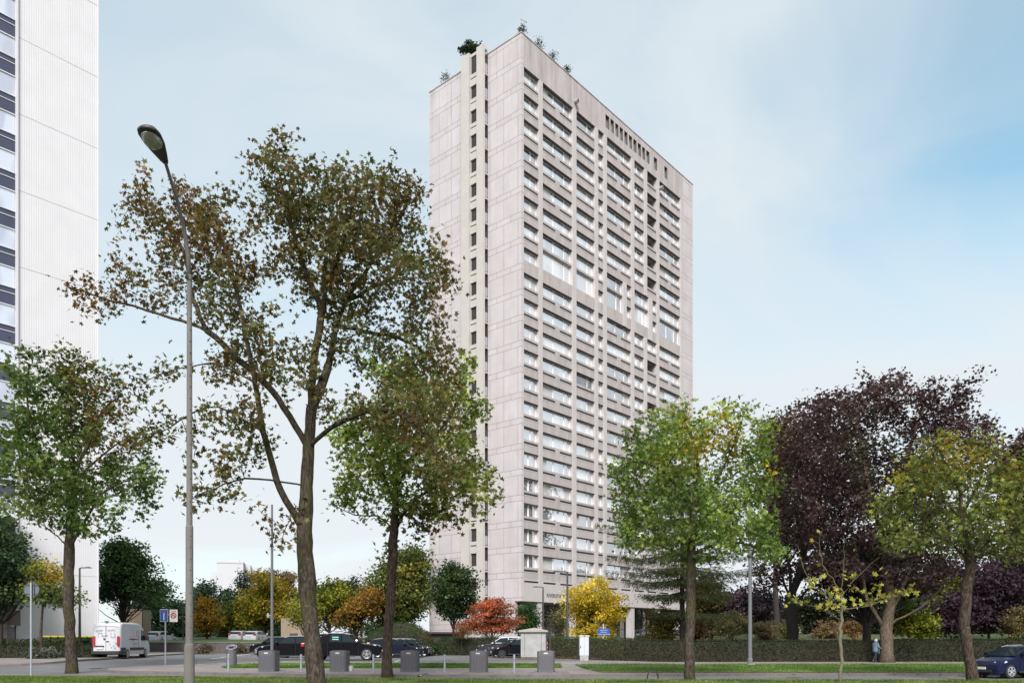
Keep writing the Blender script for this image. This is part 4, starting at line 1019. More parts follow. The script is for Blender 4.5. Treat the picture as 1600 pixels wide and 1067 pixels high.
# hedges and clipped bushes
def hedge(name, label, cat, line, h, wd, pal, seed, group=None, dens=320, leaf=.07, kind='box', zoff=0, base_brown=False):
    global rng
    rng = np.random.default_rng(seed); ln = smooth_line([Vector((x,y,0)) for x,y in line], 1.0); mid = ln[len(ln)//2]
    B = Vector((mid.x, mid.y, g(mid.x,mid.y)+zoff)); root = empty(name, B); tag(root, label, cat, group)
    mb = MB(); pos = []; nr = []
    for i in range(len(ln)-1):
        a, b = ln[i], ln[i+1]; d = (b-a); l = d.length; d = d/l; nn = Vector((-d.y,d.x,0))
        za, zb = g(a.x,a.y)+zoff, g(b.x,b.y)+zoff; hw = wd/2-.07
        q = [a-nn*hw, b-nn*hw, b+nn*hw, a+nn*hw]; zz = [za,zb,zb,za]
        mb.add([(p.x-B.x,p.y-B.y,z-B.z-.1) for p,z in zip(q,zz)]+[(p.x-B.x,p.y-B.y,z-B.z+h-.07) for p,z in zip(q,zz)],[(4,5,6,7),(0,1,5,4),(2,3,7,6)]+([(3,0,4,7)] if i==0 else [])+([(1,2,6,5)] if i==len(ln)-2 else []))
        n = int(l*(2*h+wd)*dens); 
        for k in range(n):
            t = rng.uniform(); u = rng.uniform()*(2*h+wd); jit = rng.normal()*.035
            c = a+d*l*t; z = za+(zb-za)*t
            if u < h: p = c-nn*(wd/2+jit); pz = u
            elif u < h+wd: p = c+nn*(u-h-wd/2); pz = h+jit+.05*noise.noise(Vector((c.x*.9,c.y*.9,seed)))+(.10 if rng.uniform() < .03 else 0)*rng.uniform()
            else: p = c+nn*(wd/2+jit); pz = u-h-wd
            pos.append((p.x,p.y,z+pz))
    pos = np.array(pos)
    mb.build('twigs', mat('hedge_core',(.035,.032,.018),.95,.5,4), root)
    c = colour(pos, pal, .7, (), seed, .3)
    if base_brown:
        zr = (pos[:,2]-B.z)/h; w_ = np.clip((.62-zr)*2.2+.5*hnoise(pos,.8,seed),0,1)[:,None]*(rng.uniform(size=len(pos))<.8)[:,None]
        c = c*(1-w_)+np.array([.065,.038,.025])*w_
    leaves('foliage', pos-np.array(B), leaf, c, T_LEAF, root, tilt=1.5); return root
HG = [(.018,.04,.010),(.03,.06,.014),(.05,.085,.018)]
hy = 57.6
hedge('hedge','long clipped hedge with thin brown base behind the right footpath','hedge',[(8.0,56.6),(20,57.4),(27,57.6)],1.62,.9,[(.014,.03,.009),(.026,.048,.013),(.045,.034,.016)],301,dens=260,base_brown=True,group='clipped hedges',leaf=.085)
hedge('hedge','dark clipped hedge behind the person and the parked navy hatchback','hedge',[(27.1,57.8),(48,58.6)],1.72,.9,[(.008,.017,.006),(.016,.032,.009),(.07,.09,.016)],302,dens=260,group='clipped hedges',leaf=.085)
hedge('hedge','light green clipped hedge between stone kiosk and white cabinet','hedge',[(2.9,58),(8.1,56.7)],1.55,.9,[(.05,.09,.02),(.08,.13,.025),(.06,.05,.02)],303,dens=260,group='clipped hedges',base_brown=True,leaf=.085)
hedge('hedge','dark hedge behind the three parked cars and the orange red shrub','hedge',[(-6.4,70),(3.0,66.5)],1.5,.9,HG,304,dens=200,group='clipped hedges',leaf=.1)
hedge('hedge','low dark hedge running left of the white van','hedge',[(-36.4,54.4),(-33,55.2),(-29.3,56.2)],1.05,.8,[(.015,.03,.01),(.03,.055,.015)],305,dens=200,group='clipped hedges',leaf=.1)
hedge('hedge','taller loose hedge behind the low dark hedge at left','hedge',[(-36.6,56.2),(-31.2,58.8)],1.36,.7,[(.03,.055,.015),(.05,.08,.02),(.09,.10,.03)],306,dens=150,group='clipped hedges',leaf=.12)
def topiary(label, px, py0, py1, rpx, Y, pal, seed, cat='topiary', sx=1.0):
    global rng
    rng = np.random.default_rng(seed); b = onG(px,Y); s = Y/F; zt = HC+(HY-py0)*s; h = zt-b.z; rx = rpx*s
    root = empty('clipped_bush', b); tag(root, label, cat, 'round clipped bushes'); n = int(900*rx*h+500)
    u = rng.normal(size=(n,3)); u[:,2] = np.abs(u[:,2])*1.0-.25; u /= np.linalg.norm(u,axis=1)[:,None]
    pos = u*np.array([rx, rx*.9, h*.55])+np.array([0,0,h*.45]); pos[:,2] = np.maximum(pos[:,2],.02); pos *= 1+.03*rng.normal(size=(n,1))
    bm = bmesh.new(); bmesh.ops.create_uvsphere(bm,u_segments=20,v_segments=12,radius=1)
    for v in bm.verts: v.co = Vector((v.co.x*rx*.95, v.co.y*rx*.86, max(0,v.co.z*h*.52+h*.45)))
    me = bpy.data.meshes.new('twigs'); bm.to_mesh(me); bm.free(); me.materials.append(MATS['hedge_core']); o = bpy.data.objects.new('twigs',me); COL.objects.link(o); o.parent = root
    leaves('foliage', pos, .1, colour(pos+np.array(b),pal,.7,(),seed,.3), T_LEAF, root, tilt=1.4)
topiary('wide dome of clipped green hedge behind the parked hatchback',628,972,1012,40,76,HG+[(.05,.10,.02)],321)
topiary('lower clipped dome in front of the wide green dome',592,985,1012,22,74,HG,322)
topiary('olive brown clipped ball bush left of the orange red shrub',663,986,1012,14,73,[(.07,.06,.02),(.09,.07,.025),(.06,.07,.02)],323)
for i,(lab,px,py,rp,Y,pal) in enumerate([
   ('low grey green lavender mound beside the yellow topped tree',64,1017,27,53,[(.08,.09,.07),(.12,.13,.10),(.15,.15,.12)]),
   ('small grey brown mound at the foot of the stone wall, left one',319,1007,13,74,[(.11,.09,.07),(.14,.12,.09)]),
   ('small grey brown mound at the foot of the stone wall, right one',373,1006,12,76,[(.11,.10,.07),(.14,.13,.09)]),
   ('low green spreading bush right of the clipped ball',690,1004,16,70,HG),
   ('flat green groundcover bush beneath the clipped ball',668,1009,24,68,HG)]):
    ct('low_bush',lab,'bush',px,Y,[(px,py+ (onG(px,Y).z*0)+6,rp,9 if i else 12,0,rp*Y/F*.6,1)],pal,50,60,.13,.35,0,330+i,limbs=False,group='low mound bushes')
# far belt of woodland
def belt(px0, px1, Y, ytop, n, seed, pal):
    global rng
    rng = np.random.default_rng(seed); x = (rng.uniform(px0,px1,n)-CXP)/F*Y; y = Y+rng.normal(size=n)*3
    top = HC+(HY-ytop)/F*Y; zt = top*(.75+.35*np.array([noise.noise(Vector((a*.09,seed,0))) for a in x])); z = rng.uniform(0,1,n)**.8*zt
    pos = np.c_[x,y,z]; o = leaves('far_woodland', pos, 1.1, colour(pos,pal,.1,(),seed), T_TRI5, None, tilt=1.2); tag(o, kind='stuff')
belt(1060,1800,175,955,9000,411,[(.015,.025,.015),(.03,.04,.02),(.05,.05,.03)])
belt(140,440,190,965,4500,412,[(.015,.03,.018),(.03,.045,.025)])
# fallen leaves
def litter(n, area, seed, pal, size=.1):
    global rng
    rng = np.random.default_rng(seed); x = rng.uniform(area[0],area[1],n); y = rng.uniform(area[2],area[3],n)
    pos = np.c_[x,y,[g(a,b)+.17 for a,b in zip(x,y)]]; o = leaves('fallen_leaves', pos, size, colour(pos,pal,1.,(),seed), T_LEAF, None, tilt=.12); tag(o, kind='stuff')
LP = [(.30,.20,.06),(.22,.10,.03),(.35,.28,.07),(.14,.08,.04)]
litter(2200,(-20,34,37,56),401,LP,.085); litter(500,(-6,34,37.3,38.9),405,LP,.09); litter(400,(-22,30,32,36),406,LP,.08); litter(300,(-34,-16,52,58),407,LP); litter(500,(-4,6,53,57.5),402,[(.22,.12,.06),(.28,.10,.04),(.2,.14,.08)],.12); litter(240,(27,34,54,56),403,LP)
# ---------------------------------------------------------------- vehicles
TYRE = mat('tyre', (.018,.018,.019), .85, .2, 8); BLK = mat('black_plastic', (.02,.02,.022), .55, .2, 5)
ALLOY = mat('alloy', (.55,.55,.57), .3, .1, 5, metal=.6); RED = mat('tail_red', (.42,.012,.02), .2, .1, 5, coat=.6)
HEADL = mat('headlamp', (.55,.58,.62), .12, .2, 30, spec=.9, coat=.6); CHROME = mat('chrome', (.75,.75,.77), .15, .05, 5, metal=.9)
PLATE = mat('number_plate', (.6,.6,.58), .4, .05, 5)
def paint(n, c): return mat(n, c, .13, .06, 1, coat=.0, spec=.09)
def carbody(prof, w, arches, crown=.05, taper=.10, ztop=.6):
    """prof: side outline (x,z) from front bottom over the top to rear bottom; arches: (cx, r). extruded with rounded plan"""
    pts = list(prof)
    zb = .22
    line = []
    for cx, r in sorted(arches, key=lambda a: a[0]):     # rear to front along the sill
        for k in range(9):
            a = math.pi-math.pi*k/8; line.append((cx+r*math.cos(a), .30+max(-.08,r*math.sin(a)+.0)))
    pts = pts+line
    n = len(pts); xm = sum(p[0] for p in prof)/len(prof); L2 = max(abs(p[0]) for p in prof)
    mb = MB(); ys = [-1,-.965,-.87,-.5,0,.5,.87,.965,1]; rings = []
    for f in ys:
        a = abs(f); ring = []
        for (x,z) in pts:
            e = (abs(x)/L2)**4
            xx = x*(1-taper*.55*e*a**3); zz = z-(crown*a**4 if z > ztop else 0)
            yy = f*w/2*(1-.05*e*a)*(1-.01*max(0,z-.75))*(.99 if a > .96 else 1)
            if a == 1: yy = f*w/2*.955; xx *= .992 if abs(x) < L2*.8 else .975; zz = zz-.025 if z > ztop else zz
            ring.append((xx,yy,zz))
        rings.append(ring)
    V = [p for r_ in rings for p in r_]; Fs = []
    for i in range(len(ys)-1):
        for j in range(n): Fs.append((i*n+j, i*n+(j+1)%n, (i+1)*n+(j+1)%n, (i+1)*n+j))
    Fs.append(tuple(range(n-1,-1,-1))); Fs.append(tuple((len(ys)-1)*n+k for k in range(n)))
    mb.add(V,Fs); return mb
def tumb(z, zb, zr, k): return 1-k*max(0,(z-zb)/(zr-zb))
def cabin(prof, w, zb, zr, k=.2):
    mb = MB(); ys = [-1,-.93,-.6,0,.6,.93,1]; n = len(prof)
    V = []; Fs = []
    for f in ys:
        for x,z in prof:
            a = abs(f); V.append((x*(1) - (.06*a**3 if x>0 and z>zb+.02 else 0), f*w/2*tumb(z,zb,zr,k), z-(.035*a**4 if z > zb+.1 else 0)))
    for i in range(len(ys)-1):
        for j in range(n): Fs.append((i*n+j, i*n+(j+1)%n, (i+1)*n+(j+1)%n, (i+1)*n+j))
    Fs.append(tuple(range(n-1,-1,-1))); Fs.append(tuple((len(ys)-1)*n+q for q in range(n))); mb.add(V,Fs); return mb
def wheel(root, x, y, r, side, rimm=None, wd=.2):
    e = MB(); e.tube([(x,y-wd/2,r),(x,y-wd/2+.03,r),(x,y+wd/2-.03,r),(x,y+wd/2,r)],[r*.93,r,r,r*.93],22); wo_ = e.build('wheel', TYRE, root, smooth=False)
    m = MB(); yo = y+side*(wd/2+.002); m.tube([(x,yo-side*.01,r),(x,yo+side*.004,r)],[r*.66,r*.66],20,1)
    for k in range(5):
        a = 2*math.pi*k/5+.3; d = Vector((math.cos(a),0,math.sin(a))); n_ = Vector((-math.sin(a),0,math.cos(a)))
        for q in (-.13,.13):
            d2 = (d+n_*q*1.6).normalized()
            m.tube([Vector((x,yo+side*.012,r))+d*r*.08, Vector((x,yo+side*.012,r))+d2*r*.62],[.024,.02],4)
    m.tube([(x,yo-side*.002,r),(x,yo+side*.02,r)],[.05,.04],8)
    pr = [Vector((x+math.cos(t)*r*.64,yo+side*.006,r+math.sin(t)*r*.64)) for t in np.linspace(0,6.283,19)]; m.tube(pr,.018,5)
    m.build('rim', [rimm or ALLOY, BLK], wo_)
def sideglass(root, poly, w, zb, zr, k, side, m=None, name='side_window', out=.006):
    mb = MB(); V = [(x, side*(w/2*tumb(z,zb,zr,k)+out), z) for x,z in poly]; V2 = [(x, side*(w/2*tumb(z,zb,zr,k)-.02), z) for x,z in poly]
    n = len(V); mb.add(V+V2,[tuple(range(n)),tuple(range(2*n-1,n-1,-1))]+[(i,(i+1)%n,(i+1)%n+n,i+n) for i in range(n)])
    return mb.build(name, m or CGLASS, root)
def screen(root, a, b, w, zb, zr, k, name, m=None, ins=.07, push=.012):
    """glass slab lying on the slope from a=(x,z) low to b=(x,z) high"""
    d = Vector((b[0]-a[0],0,b[1]-a[1])); nrm = Vector((-d.z,0,d.x)).normalized()*(1 if d.x < 0 else -1)
    if nrm.z < 0: nrm = -nrm
    mb = MB(); pl = []
    for (x,z),t in ((a,.05),(b,.93)):
        pp = Vector((a[0],0,a[1]))+d*t; hw = w/2*tumb(pp.z,zb,zr,k)-ins
        pl.append((pp,hw))
    (p0,h0),(p1,h1) = pl; o_ = nrm*push; i_ = -nrm*.03
    t = [(p0.x+o_.x,-h0,p0.z+o_.z),(p0.x+o_.x,h0,p0.z+o_.z),(p1.x+o_.x,h1,p1.z+o_.z),(p1.x+o_.x,-h1,p1.z+o_.z)]
    u = [(x-o_.x+i_.x,y,z-o_.z+i_.z) for x,y,z in t]
    mb.add(t+u,[(0,1,2,3),(7,6,5,4),(0,4,5,1),(1,5,6,2),(2,6,7,3),(3,7,4,0)]); return mb.build(name, m or CGLASS, root)
SPEC = {
 'hatch': dict(L=4.25,w=1.78,body=[(2.06,.20),(2.11,.42),(2.07,.62),(1.92,.76),(1.3,.90),(.95,.97),(-1.95,1.02),(-2.07,.9),(-2.12,.55),(-2.08,.24)],
    cab=[(1.02,.93),(.25,1.36),(-.1,1.44),(-.9,1.46),(-1.5,1.40),(-1.75,1.28),(-2.02,.96)],arch=[(1.32,.345),(-1.27,.345)],r=.315,zb=.95,zr=1.46,
    sg=[[(.78,1.0),(.18,1.33),(-.35,1.38),(-.38,1.0)],[(-.46,1.0),(-.43,1.385),(-1.25,1.36),(-1.62,1.04)]],ws=((1.02,.95),(.22,1.39)),rw=((-2.0,1.02),(-1.72,1.33))),
 'suv': dict(L=4.5,w=1.84,body=[(2.14,.24),(2.2,.5),(2.16,.76),(2.02,.92),(1.4,1.03),(1.0,1.09),(-2.0,1.14),(-2.18,1.0),(-2.24,.6),(-2.18,.28)],
    cab=[(1.08,1.05),(.35,1.52),(0,1.60),(-1.2,1.62),(-1.75,1.56),(-1.95,1.4),(-2.16,1.1)],arch=[(1.36,.40),(-1.32,.40)],r=.36,zb=1.07,zr=1.62,
    sg=[[(.84,1.12),(.25,1.48),(-.35,1.53),(-.38,1.12)],[(-.46,1.12),(-.43,1.535),(-1.2,1.53),(-1.25,1.12)],[(-1.32,1.13),(-1.28,1.525),(-1.6,1.5),(-1.85,1.16)]],ws=((1.08,1.07),(.32,1.54)),rw=((-2.14,1.14),(-1.92,1.46))),
 'pickup': dict(L=5.3,w=1.88,body=[(2.5,.34),(2.58,.62),(2.56,.92),(2.42,1.04),(1.6,1.13),(1.2,1.17),(-.95,1.19),(-1.0,1.22),(-2.58,1.2),(-2.64,.9),(-2.62,.5),(-2.5,.45)],
    cab=[(1.28,1.13),(.5,1.72),(.1,1.79),(-.75,1.80),(-1.0,1.74),(-2.35,1.24),(-2.4,1.16)],arch=[(1.62,.47),(-1.62,.47)],r=.40,zb=1.15,zr=1.8,
    sg=[[(1.0,1.21),(.42,1.66),(.02,1.71),(.0,1.21)],[(-.08,1.21),(-.06,1.715),(-.72,1.72),(-.8,1.25)]],ws=((1.28,1.15),(.47,1.75)),rw=((-1.1,1.3),(-1.02,1.66))),
}
def make_car(kind, name, label, cat, loc, rz, pm, group=None, roofm=None, rim=None, plate=True, z=None):
    s = SPEC[kind]; root = empty(name, loc, rz); tag(root, label, cat, group)
    b = carbody(s['body'], s['w'], s['arch']).build('body', pm, root, smooth=False, bevel=.02)
    cb = cabin(s['cab'], s['w']*.94, s['zb'], s['zr'], .12).build('cabin', roofm or pm, root, bevel=.02)
    gw = s['w']*.94
    for side in (-1,1):
        for poly in s['sg']: sideglass(root, poly, gw, s['zb'], s['zr'], .12, side)
        for cx, r in s['arch']:
            wheel(root, cx, side*(s['w']/2-.13), s['r'], side, rim)
            mb = MB(); mb.tube([(cx,side*(s['w']/2-.36),s['r']),(cx,side*(s['w']/2-.235),s['r'])],[r*.97,r*.97],16); mb.build('wheel_arch', BLK, root)
        # lamps, mirror, handles
        fx, rx = s['body'][3][0], s['body'][-3][0]; hz_, rz_ = s['body'][3][1]-.08, s['body'][-3][1]+.18; w2 = s['w']/2
        mb = MB(); mb.add([(fx+.10,side*(w2*.60),hz_-.09),(fx+.02,side*(w2*.90),hz_-.06),(fx-.36,side*(w2*1.0),hz_+.05),(fx-.33,side*(w2*.95),hz_+.10),(fx+.0,side*(w2*.62),hz_+.06),
                            (fx-.2,side*w2*.6,hz_-.09),(fx-.3,side*w2*.8,hz_)],[(0,1,4),(1,2,3),(1,3,4),(0,5,1),(5,2,1),(4,3,5),(3,2,5),(0,4,5)]); mb.build('headlight', HEADL, root)
        mb = MB(); mb.box(rx-.02,rx+.24,side*w2*.62,side*(w2*.93),rz_-.16,rz_+.06); mb.build('tail_light', RED, root, bevel=.03)
        mx = s['ws'][0][0]-.28; mb = MB(); mb.box(mx-.08,mx+.06,side*(w2*.93),side*(w2+.16),s['zb']+.04,s['zb']+.2); mb.build('mirror', pm if kind != 'pickup' else CHROME, root, bevel=.035)
        for hx in ((-.25,-1.15) if kind != 'pickup' else (.1,-.75)):
            mb = MB(); mb.box(hx-.1,hx+.1,side*(w2*.985),side*(w2+.012),s['zb']-.13,s['zb']-.095); mb.build('door_handle', pm, root)
        mb = MB()
        for dx in ((.80,-.42,-1.28) if kind != 'pickup' else (1.08,-.04,-.92)): mb.box(dx,dx+.012,side*(w2*.975),side*(w2+.003),.36,s['zb']-.01)
        mb.box(-.9,.9,side*(w2*.97),side*(w2+.012),.26,.34)
        mb.build('door_gap', BLK, root)
    screen(root, *s['ws'], gw, s['zb'], s['zr'], .12, 'windscreen', push=.03); screen(root, *s['rw'], gw, s['zb'], s['zr'], .12, 'rear_window')
    cb_ = s['cab']
    for side in (-1,1):
        mb = MB()
        pr = [(x-.02, side*(gw/2*tumb(z,s['zb'],s['zr'],.12)-.10), z+.0) for x,z in cb_[1:5]]
        mb.tube(pr, .02, 5); mb.build('roof_glint', ALLOY, root)  # bright tube added as the highlight along the roof edge
    fx = s['body'][1][0]; rx = s['body'][-2][0]
    mb = MB(); mb.box(fx-.12,fx+.008,-s['w']*.3,s['w']*.3,s['body'][1][1]-.14,s['body'][1][1]-.02); mb.box(fx-.16,fx-.005,-s['w']*.22,s['w']*.22,s['body'][2][1]-.06,s['body'][2][1]+.02); mb.build('grille', BLK, root)
    mb = MB(); mb.box(fx-.02,fx+.02,-.26,.26,s['body'][1][1]-.02,s['body'][1][1]+.09); mb.build('plate', PLATE, root)
    mb = MB(); mb.box(rx-.02,rx+.03,-.26,.26,.72,.83); mb.build('plate', PLATE, root)
    return root
BLACKP = paint('black_paint', (.008,.008,.010)); NAVYP = paint('navy_paint', (.012,.015,.042)); GREYP = paint('dark_grey_paint', (.035,.037,.043)); WHP = paint('white_car_paint', (.58,.59,.61)); SILP = paint('silver_paint', (.30,.31,.33)); DKB = paint('blue_black_paint', (.012,.014,.026))
def place(kind, name, label, cat, px, Y, deg, pm, **k):
    p = onG(px,Y); p.z += .015; return make_car(kind, name, label, cat, p, R(deg), pm, **k)
pk = place('pickup','pickup_truck','black four door pickup truck with chrome mirror seen side on, between the two nearest trunks','pickup truck',537,53.2,4,BLACKP,rim=ALLOY)
# side-window stickers on the pickup
mb = MB(); 
for z0 in (1.36,1.50): mb.box(-.62,-.22,-(1.88*.94/2*tumb(z0,1.15,1.8,.12))-.016,-(1.88*.94/2*tumb(z0,1.15,1.8,.12))-.008,z0,z0+.07)
mb.build('sticker', mat('mint_sticker',(.25,.6,.5),.5), pk)
place('suv','parked_car','glossy black estate car seen from its front corner left of the black pickup','car',455,53.8,187,BLACKP,group='cars parked in the car park')
for i,(px,Y,deg,lab,pm,kd) in enumerate([(617,60,8,'dark hatchback nearest of the row behind the slim trunk, right of the pickup',DKB,'hatch'),(628,63.2,8,'black car second in the row right of the pickup, its tail just showing',BLACKP,'hatch'),
     (637,66.2,8,'dark grey car third in the row right of the pickup',GREYP,'hatch'),(645,69.3,8,'dark car farthest in the row right of the pickup',DKB,'hatch')]):
    place(kd,'parked_car',lab,'car',px,Y,deg+172-172,pm,group='cars parked in the car park')
place('hatch','parked_car','black hatchback with black wheels, half hidden by the concrete kiosk','car',811,59.5,184,BLACKP,group='cars parked in the car park',rim=BLK)
place('hatch','parked_car','grey car in the middle of the three beside the concrete kiosk','car',801,62.6,184,SILP if 0 else GREYP,group='cars parked in the car park')
place('suv','parked_car','grey off-roader with a white roof, rearmost beside the concrete kiosk','car',786,66.2,184,GREYP,roofm=WHP,group='cars parked in the car park')
gf = place('hatch','parked_car','navy blue hatchback cut off by the right edge of the picture','car',1589,36.0,197,NAVYP,group='cars parked along the kerb')
place('suv','parked_car','dark van-like car behind the black estate, left of the grey lamp post','car',430,72,186,BLACKP,group='cars parked in the car park')
place('suv','parked_car','grey car mostly hidden behind the pickup bed and the leaning trunk','car',474,60.5,188,SILP,group='cars parked in the car park')
for px,Y,lab in ((253,95,'small white car beyond the raised lawn, near the blue road sign'),(379,100,'white car beyond the stone wall, left one of two'),(402,98,'white car beyond the stone wall, right one of two')):
    p = onG(px,Y); p.z = lawn_g(p.x,Y)-.42; make_car('hatch','parked_car',lab,'car',p,R(80),WHP,group='cars parked beyond the lawn')
# delivery van
def make_van(loc, rz):
    root = empty('delivery_van', loc, rz); tag(root, 'white high roofed delivery van with pink and green lettering seen from behind', 'van')
    WV = paint('van_white', (.53,.535,.56))
    prof = [(2.75,.30),(2.86,.55),(2.84,.95),(2.70,1.12),(2.12,1.38),(1.45,2.22),(1.05,2.50),(.4,2.62),(-2.4,2.62),(-2.82,2.56),(-2.94,2.3),(-2.98,1.2),(-2.98,.5),(-2.9,.42)]
    n0 = carbody(prof, 1.99, [(1.85,.40),(-1.62,.40)], crown=.10, taper=.10, ztop=2.0)
    n0.build('body', WV, root, bevel=.03)
    w2 = .995
    def yw(z): return w2*.97+.004
    for side in (-1,1):
        mb = MB(); pl = [(1.98,1.36),(1.45,2.02),(.95,2.06),(.92,1.40),(1.1,1.28)]; V=[(x,side*(yw(z)+.006),z) for x,z in pl]+[(x,side*(yw(z)-.05),z) for x,z in pl]
        mb.add(V,[tuple(range(5)),tuple(range(9,4,-1))]+[(i,(i+1)%5,(i+1)%5+5,i+5) for i in range(5)]); mb.build('side_window', CGLASS, root)
        for cx in (1.85,-1.62):
            wheel(root, cx, side*.87, .345, side)
            mb = MB(); mb.tube([(cx,side*.60,.36),(cx,side*.76,.36)],[.39,.39],16); mb.build('wheel_arch', BLK, root)
        mb = MB(); mb.box(-1.2,1.42,side*.97,side*1.012,.62,.80); mb.box(-2.9,-2.05,side*.95,side*1.008,.62,.80); mb.build('rub_strip', BLK, root)
        mb = MB(); mb.box(-3.0,-2.90,side*.74,side*.895,.92,1.62); mb.build('tail_light', RED, root, bevel=.02)
        mb = MB(); mb.box(1.55,1.72,side*1.0,side*1.26,1.32,1.68); mb.build('mirror', BLK, root, bevel=.04)
        mb = MB(); mb.box(-2.2,.3,side*(yw(1.5)+.0),side*(yw(1.5)+.012),1.42,1.45) if side == 0 else mb.box(-1.35,.25,side*(yw(1.42)),side*(yw(1.42)+.014),1.36,1.42); mb.build('door_rail', BLK, root)
        mb = MB()
        for x in (.45,-.62): mb.box(x,x+.015,side*.93,side*(yw(1.3)+.0),.85,2.1)
        mb.build('door_gap', GMET, root)
    screen(root,(2.12,1.38),(1.45,2.22),1.86,1.2,2.6,.1,'windscreen',push=.05)
    mb = MB(); mb.box(-3.06,-2.86,-.93,.93,.36,.58); mb.box(-2.95,-1.95,-1.01,-.93,.36,.6); mb.box(-2.95,-1.95,.93,1.01,.36,.6); mb.build('bumper', BLK, root, bevel=.02)
    X = -3.0
    mb = MB(); mb.box(X,X+.04,-.008,.008,.62,2.35); mb.box(X,X+.04,-.8,.8,2.36,2.37); mb.build('door_gap', GMET, root)
    mb = MB(); mb.box(X-.02,X+.05,.18,.62,.70,.84); mb.build('plate', PLATE, root)
    mb = MB(); mb.box(X-.025,X+.05,.12,.72,.87,.95); mb.box(X-.02,X+.04,-.22,-.02,1.22,1.27); mb.tube([(X+.04,.1,1.42),(X-.03,.1,1.42)],[.06,.06],12); mb.build('door_handle', BLK, root)
    mb = MB(); mb.box(-2.95,-2.75,-.1,.1,2.60,2.67); mb.build('roof_lamp', BLK, root)
    # decals: unreadable script words, thin panel lines and a pastel cake shape
    def scrib(y0, y1, z, amp, m, name, seed, plane='rear'):
        r_ = random.Random(seed); n = 26; pts = []
        for k in range(n):
            t = k/(n-1); a = y0+(y1-y0)*t; zz = z+amp*math.sin(k*2.2)*(1.5 if k in (1,2) else .8)*r_.uniform(.6,1)+.05*t
            pts.append((X-.004,a,zz) if plane == 'rear' else (a,-(yw(zz)+.006),zz))
        mb = MB(); mb.tube(pts,.011,4); mb.build(name, m, root)
    gr = mat('script_green',(.03,.16,.13),.5); pk_ = mat('script_pink',(.55,.14,.2),.5); pl_ = mat('pastel_pink',(.72,.42,.52),.5); gy = mat('decal_grey',(.42,.42,.5),.5)
    scrib(.68,.22,1.98,.05,gr,'script_lettering',1); scrib(-.12,-.62,2.02,.05,pk_,'script_lettering',2); scrib(.2,-.15,1.62,.035,gr,'script_lettering',3)
    mb = MB()
    for y in (.5,.25,-.35,-.6): mb.box(X-.003,X+.02,y,y+.018,1.55,1.86)
    mb.box(X-.003,X+.02,-.6,-.33,1.55,1.565); mb.box(X-.003,X+.02,.25,.52,1.85,1.865)
    for y,z in ((-.4,.78),(-.55,.9),(-.62,.76),(-.3,1.0),(-.7,1.1)): mb.box(X-.003,X+.02,y,y+.06,z,z+.09)
    mb.build('decal', gy, root)
    mb = MB(); c = (-.55,1.6); pl = [(-1.0,1.46),(-.15,1.46),(-.18,1.62),(-.35,1.76),(-.6,1.80),(-.85,1.72),(-1.0,1.6)]
    mb.add([(x,-(yw(z)+.005),z) for x,z in pl],[tuple(range(len(pl)))]); mb.build('decal', pl_, root)
    scrib(-1.3,-.2,2.32,.035,gy,'decal',5,'side'); scrib(-.1,.6,2.28,.03,gy,'decal',6,'side'); scrib(-.02,.02,1.85,.2,pk_,'decal',7,'side'); scrib(.2,.55,1.62,.09,gy,'decal',8,'side'); scrib(.25,.5,2.0,.06,gy,'decal',9,'side'); scrib(-.4,.2,1.05,.04,pk_,'decal',10,'side')
    return root
vp = onG(192,58.6); vp.z += .015
make_van(vp, R(95))

# ---------------------------------------------------------------- street furniture
LC = mat('lamp_concrete', (.19,.18,.17), .9, .35, 2.5, bump=.5, stretch=(1,1,.3), col2=(.11,.10,.085), fine=9)
b = onG(296,16); root = empty('street_lamp', b); tag(root,'tall concrete street lamp in the foreground with an oval lamp head','street lamp')
def bl(v): return Vector(v)-b
mb = MB(); z1 = HC-12/F*16; z2 = HC+(HY-822)/F*16
mb.lathe([(.105,-.2),(.099,z1-.02),(.09,z1+.05),(.074,z1+.07),(.072,z2-.02),(.068,z2),(.059,z2+.03),(.048,P(0,430,16).z)],(0,0,0),20); mb.build('pole', LC, root, smooth=False)
mb = MB()
for k in range(34): 
    z = .6+k*.23; rr_ = .0745 if z < z2 else .062
    a = -.9; mb.tube([(math.cos(a)*.05,math.sin(a)*.05,z),(math.cos(a)*rr_,math.sin(a)*rr_,z)],[.011,.011],6)
mb.build('pole_hole', BLK, root)
mb = MB(); mb.tube([(0,0,P(0,440,16).z),bl(P(294,400,16)),bl(P(288,360,15.9)),bl(P(276,310,15.6)),bl(P(258,253,15.15))],[.050,.046,.040,.034,.03],12); mb.build('arm', mat('arm_metal',(.12,.11,.10),.6), root, smooth=True)
h0 = bl(P(259,256,15.2)); h1 = bl(P(227,199,14.15)); ax = (h1-h0); ln_ = ax.length; ax.normalize(); sd = ax.cross(Vector((0,0,1))).normalized(); up = sd.cross(ax)
mb = MB(); sec = [(0,.045,.05),(.08,.075,.07),(.3,.13,.10),(.55,.185,.13),(.8,.20,.13),(.93,.17,.10),(1.0,.08,.05)]; n = 18; V = []
for t,hw,hh in sec:
    for k in range(n):
        a = 2*math.pi*k/n; u_ = math.sin(a); V.append(tuple(h0+ax*ln_*t+sd*math.cos(a)*hw+up*(u_*hh if u_ > 0 else u_*hh*.22)))
Fs = [(i*n+k,i*n+(k+1)%n,(i+1)*n+(k+1)%n,(i+1)*n+k) for i in range(len(sec)-1) for k in range(n)]+[tuple(range(n)),tuple((len(sec)-1)*n+k for k in range(n))]
mb.add(V,Fs); hd = mb.build('lamp_head', mat('lamp_housing',(.05,.045,.05),.45), root, smooth=True)
